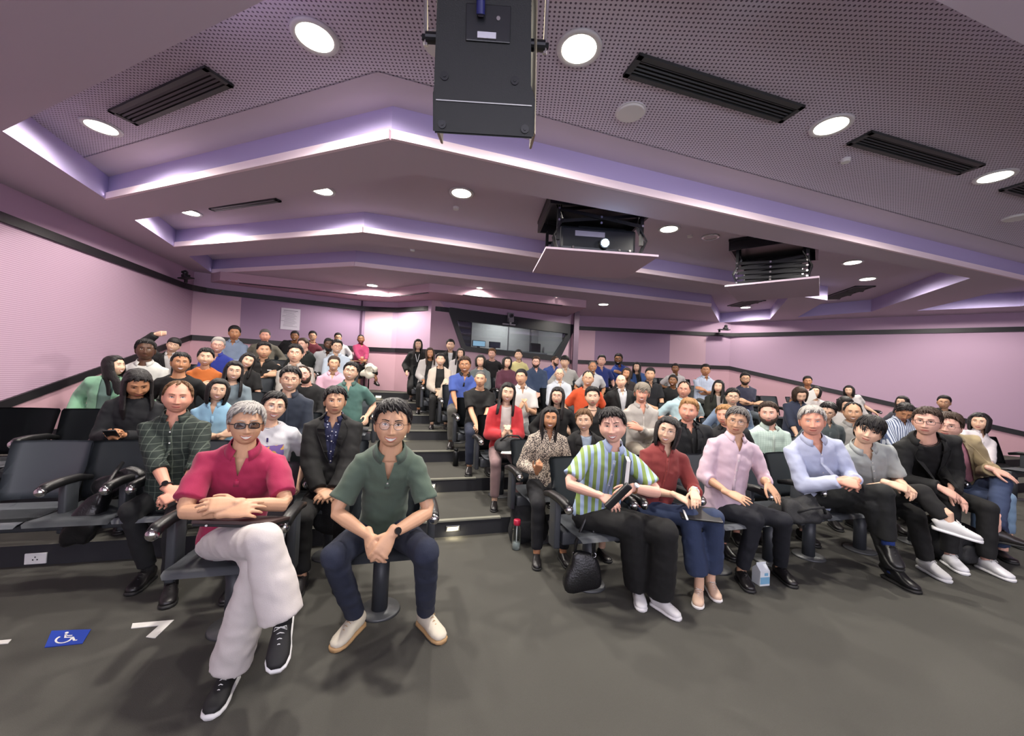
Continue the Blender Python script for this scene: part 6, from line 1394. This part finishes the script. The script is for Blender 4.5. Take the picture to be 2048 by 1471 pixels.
# bottle with a red cap, on the floor at the end of the first rows
c = atZ(1032, 1097, 0); t = thing('water_bottle', 'clear water bottle with a red cap standing on the carpet', 'bottle', c)
gm2 = bpy.data.materials.new('clear_plastic'); gm2.use_nodes = True; nt = gm2.node_tree; nt.nodes.clear(); oo = nt.nodes.new('ShaderNodeOutputMaterial'); mx = nt.nodes.new('ShaderNodeMixShader'); tr = nt.nodes.new('ShaderNodeBsdfTransparent'); gl = nt.nodes.new('ShaderNodeBsdfGlossy'); lw = nt.nodes.new('ShaderNodeLayerWeight')
tr.inputs[0].default_value = (.86, .9, .9, 1); gl.inputs['Roughness'].default_value = .08; lw.inputs[0].default_value = .35
nt.links.new(lw.outputs['Facing'], mx.inputs[0]); nt.links.new(tr.outputs[0], mx.inputs[1]); nt.links.new(gl.outputs[0], mx.inputs[2]); nt.links.new(mx.outputs[0], oo.inputs[0])
k = [(.001, .036), (.006, .038), (.17, .038), (.195, .03), (.21, .022)]
bm = bmesh.new(); loft(bm, [c+V((0, 0, a)) for a, b in k], [(b, b) for a, b in k], n=24); piece('bottle_body', t, bm, gm2)
bm = bmesh.new(); loft(bm, [c+V((0, 0, a)) for a in (.205, .21, .245, .25)], [(.028, .028), (.03, .03), (.03, .03), (.026, .026)], n=24); piece('cap', t, bm, mat('red_cap', (170, 30, 60), .4))
bm = bmesh.new(); cyl(bm, c+V((.0, 0, .02)), c+V((0, 0, .2)), .005, 8); piece('straw', t, bm, M_WHITE)
bm = bmesh.new(); cyl(bm, c+V((0, 0, .004)), c+V((0, 0, .055)), .034, 24); piece('water', t, bm, mat('water', (190, 200, 200), .1, alpha=.5))
# bags
def backpack(px, py, z, size, label, rz=0, seed=1, noise_=.02, mt=None):
    c = atZ(px, py, z); t = thing('backpack', label, 'bag', c); c = c+V((0, size[1]*.3, size[2]/2)); mt = mt or M_NYL
    bm = bmesh.new(); soft(bm, c, size, rz, noise_=noise_, seed=seed); piece('bag_body', t, bm, mt)
    bm = bmesh.new(); soft(bm, c+Matrix.Rotation(rz, 3, 'Z') @ V((0, -size[1]*.47, -size[2]*.14)), (size[0]*.7, size[1]*.3, size[2]*.45), rz, noise_=.01, seed=seed+3); piece('front_pocket', t, bm, mt)
    bm = bmesh.new(); tube(bm, [c+V((-.04, 0, size[2]*.44)), c+V((-.03, 0, size[2]*.6)), c+V((.03, 0, size[2]*.6)), c+V((.04, 0, size[2]*.44))], .008); piece('handle', t, bm, mt)
    return t
backpack(1054, 1085, 0, (.36, .2, .36), 'black backpack standing on the carpet behind the red-capped bottle', .1, 1)
backpack(1925, 1128, 0, (.44, .26, .33), 'large black backpack on the carpet at the right between the legs', .3, 5)
# handbag hanging on the armrest of the striped shirt
c = atY(1165, 1140, 2.62); t = thing('handbag', 'black leather shoulder bag hanging from the armrest beside the striped shirt', 'handbag', c)
bm = bmesh.new(); soft(bm, c, (.31, .12, .26), .2, noise_=.010, seed=9, taper=.5); piece('bag_body', t, bm, M_LEATH)
top = atY(1178, 1010, 2.66)
bm = bmesh.new()
for sx in (-.06, .07): tube(bm, [c+V((sx, 0, .1)), c+V((sx*.9, -.02, .2)), top+V((sx*.3, -.03, -.06)), top+V((0.01, 0, .0)), top+V((sx*.3, .05, -.06))], .011, 6)
piece('strap', t, bm, M_LEATH)
bm = bmesh.new()
for sx in (-.06, .07): tube(bm, [c+V((sx, -.01, .11))+V((math.cos(a)*.015, 0, math.sin(a)*.015)) for a in [2*math.pi*k/12 for k in range(12)]], .003, 6, closed=True)
piece('ring', t, bm, M_CHROME)
# milk carton
c = atZ(1521, 1166, 0); t = thing('milk_carton', 'small white and pale blue drink carton standing on the carpet between two shoes', 'carton', c)
bm = bmesh.new(); R_c = Rz_(12); box(bm, c+V((0, 0, .055)), (.085, .075, .108), R_c); piece('carton_body', t, bm, mat('carton_white', (214, 220, 224), .5), False)
bm = bmesh.new(); vs = [c+R_c @ V(p) for p in ((-.0425, -.0375, .109), (.0425, -.0375, .109), (.0425, .0375, .109), (-.0425, .0375, .109), (-.0425, 0, .145), (.0425, 0, .145), (-.0425, 0, .16), (.0425, 0, .16))]; vv = [bm.verts.new(p) for p in vs]
for f_ in ((0, 1, 5, 4), (2, 3, 4, 5), (1, 2, 5), (3, 0, 4), (4, 5, 7, 6)): bm.faces.new([vv[k] for k in f_])
piece('gable_top', t, bm, mat('carton_white', (214, 220, 224), .5), False)
bm = bmesh.new(); box(bm, c+R_c @ V((0, -.0385, .04)), (.08, .002, .05), R_c); box(bm, c+R_c @ V((0.01, -.0385, .085)), (.03, .002, .02), R_c); piece('printed_label', t, bm, mat('carton_blue', (120, 170, 200), .5), False)
# black leather bag over the empty chair at left
c = atY(205, 1010, 2.62); t = thing('leather_bag', 'glossy black leather bag slumped over the empty chair at left', 'bag', c)
bm = bmesh.new(); soft(bm, atY(178, 1035, 2.58), (.16, .14, .36), .2, ry=.30, noise_=.03, seed=3, taper=.7); piece('bag_body', t, bm, M_LEATH)
bm = bmesh.new(); soft(bm, atY(232, 965, 2.72), (.34, .10, .15), .2, ry=-.62, noise_=.02, seed=6); piece('flap', t, bm, M_LEATH)
bm = bmesh.new(); tube(bm, [atY(245, 925, 2.8), atY(228, 948, 2.66), atY(205, 985, 2.55), atY(196, 1010, 2.5)], .012); piece('strap', t, bm, M_LEATH)
# jackets and bags lying on seats
def heap(name, px, py, y, size, label, m, seed, rz=.2, cat='bag', part='folds'):
    c = atY(px, py, y); t = thing(name, label, cat, c); bm = bmesh.new(); soft(bm, c, size, rz, noise_=.05, seed=seed, taper=.75); piece(part, t, bm, m)
    bm = bmesh.new(); tube(bm, [c+V((-size[0]*.3, -size[1]*.4, 0)), c+V((-size[0]*.1, -size[1]*.55, size[2]*.35)), c+V((size[0]*.2, -size[1]*.5, size[2]*.4)), c+V((size[0]*.35, -size[1]*.35, 0))], .01); piece('strap', t, bm, m); return t
heap('backpack', 1598, 1015, 3.1, (.36, .3, .14), 'crumpled black bag on the empty chair between the pink and pale blue shirts', M_NYL, 11)
heap('jacket', 652, 1010, 2.85, (.26, .2, .3), 'dark folded jacket on the seat behind the gap between the two front sitters', M_NYL, 12, cat='jacket')
d = PEOPLE[42]; c = d['P']+d['f']*.34*d['bs']+V((.05, 0, .115)); t = thing('handbag', 'black bag lying on the lap of the bright red cardigan', 'handbag', c); bm = bmesh.new(); soft(bm, c, (.36, .2, .13), .1, noise_=.03, seed=15); piece('bag_body', t, bm, M_NYL); bm = bmesh.new(); tube(bm, [c+V((-.12, -.02, .04)), c+V((-.05, -.06, .1)), c+V((.06, -.06, .1)), c+V((.12, -.02, .04))], .009); piece('handle', t, bm, M_NYL)
c = c+V((.03, -.11, -.055)); t = fbox('paper_sheet', 'white sheet of paper under the black bag on the lap', 'paper', c, (.26, .18, .006), Rz_(-4), mat('paper_white', (228, 226, 220), .8), 'sheet', 0)
d = PEOPLE[33]; c = atY(895, 790, d['seat'].y-.25); heap('coat', 893, 785, d['seat'].y-.3, (.2, .14, .42), 'cream coat draped over the armrest by the upper stairs', mat('cream_cloth', (196, 180, 160), .9, bump=.2), 17, cat='coat')
d = PEOPLE[30]; heap('tote_bag', 739, 742, 8.0, (.3, .12, .26), 'white bag hanging beside the magenta blouse', mat('white_bag', (196, 190, 176), .8), 19)
c = atY(718, 722, 8.05); t = fbox('snack_tray', 'small tray with snacks on the lap of the magenta blouse', 'tray', c, (.34, .2, .02), Rz_(15), mat('wood_tray', (150, 112, 84), .6), 'tray_base')
bm = bmesh.new(); cyl(bm, c+V((.06, 0, .01)), c+V((.06, 0, .1)), .032, 14); piece('cup', t, bm, mat('cup', (190, 120, 100), .6))
# stool under the magenta blouse
t = thing('stool', 'dark stool by the rear wall under the magenta blouse', 'stool', (-3.33, 8.45, .9975)); bm = bmesh.new(); box(bm, V((-3.33, 8.45, 1.42)), (.36, .32, .05), bev=.01); piece('seat', t, bm, M_BLKPL, False)
for sx in (-.15, .15):
    for sy in (-.13, .13): bm = bmesh.new(); cyl(bm, (-3.33+sx, 8.45+sy, .998), (-3.33+sx, 8.45+sy, 1.4), .014, 10); piece('leg', t, bm, M_BLKMET)
# phones, paper sheet, small items
def phone(i, dx, dz, label, lit=None):
    d = PEOPLE[i]; w1, w2 = d['AR'][0][4], d['AR'][1][4]; c = (w1+w2)/2+d['f']*.09+V((0, 0, dz))
    t = fbox('phone', label, 'phone', c, (.075, .15, .009), Matrix.Rotation(math.atan2(d['f'].x, -d['f'].y), 3, 'Z') @ Rx(-35), M_BLKPL, 'phone_body', .003)
phone(2, 0, .02, 'black phone held by the dark navy sweater'); phone(70, 0, .02, 'phone held by the dark olive cardigan'); phone(40, 0, .02, 'phone held by the plum sweater')
d = PEOPLE[75]; c = atY(1621, 791, d['Hc'].y-.28); fbox('paper_sheet', 'white sheet of paper held up by the person with the black bob', 'paper', c, (.19, .004, .16), Rz_(8) @ Ry(-25), mat('paper_white', (228, 226, 220), .8), 'sheet', 0)
c = atZ(911, 931, 2*RISE); t = thing('flask', 'black flask standing on the stair tier by the aisle chairs', 'flask', c); bm = bmesh.new(); loft(bm, [c+V((0, 0, a)) for a in (.001, .17, .19)], [(.035, .035), (.035, .035), (.028, .028)], n=16); piece('flask_body', t, bm, M_BLKPL); bm = bmesh.new(); cyl(bm, c+V((0, 0, .19)), c+V((0, 0, .225)), .026, 16); piece('cap', t, bm, M_BLKMET)
# print on the white T-shirt
d = PEOPLE[26]; fr = d['fr']; bm = bmesh.new(); g = [[bm.verts.new(fr(-.10+.20*i/8, .155+.18*j/6, .006)) for i in range(9)] for j in range(7)]
for a, b in zip(g, g[1:]):
    for k in range(8): bm.faces.new((a[k], a[k+1], b[k+1], b[k]))
o = link('shirt_print', bm, pattern_mat('print_purple_yellow', (128, 104, 170), (226, 176, 96), blotch(22, .52), .8), d['shirt'], True)
bm = bmesh.new(); cc = fr(0.0, .115, .006); box(bm, cc, (.012, .003, .03)); link('shirt_motif', bm, mat('motif', (60, 50, 110), .8), d['shirt'])
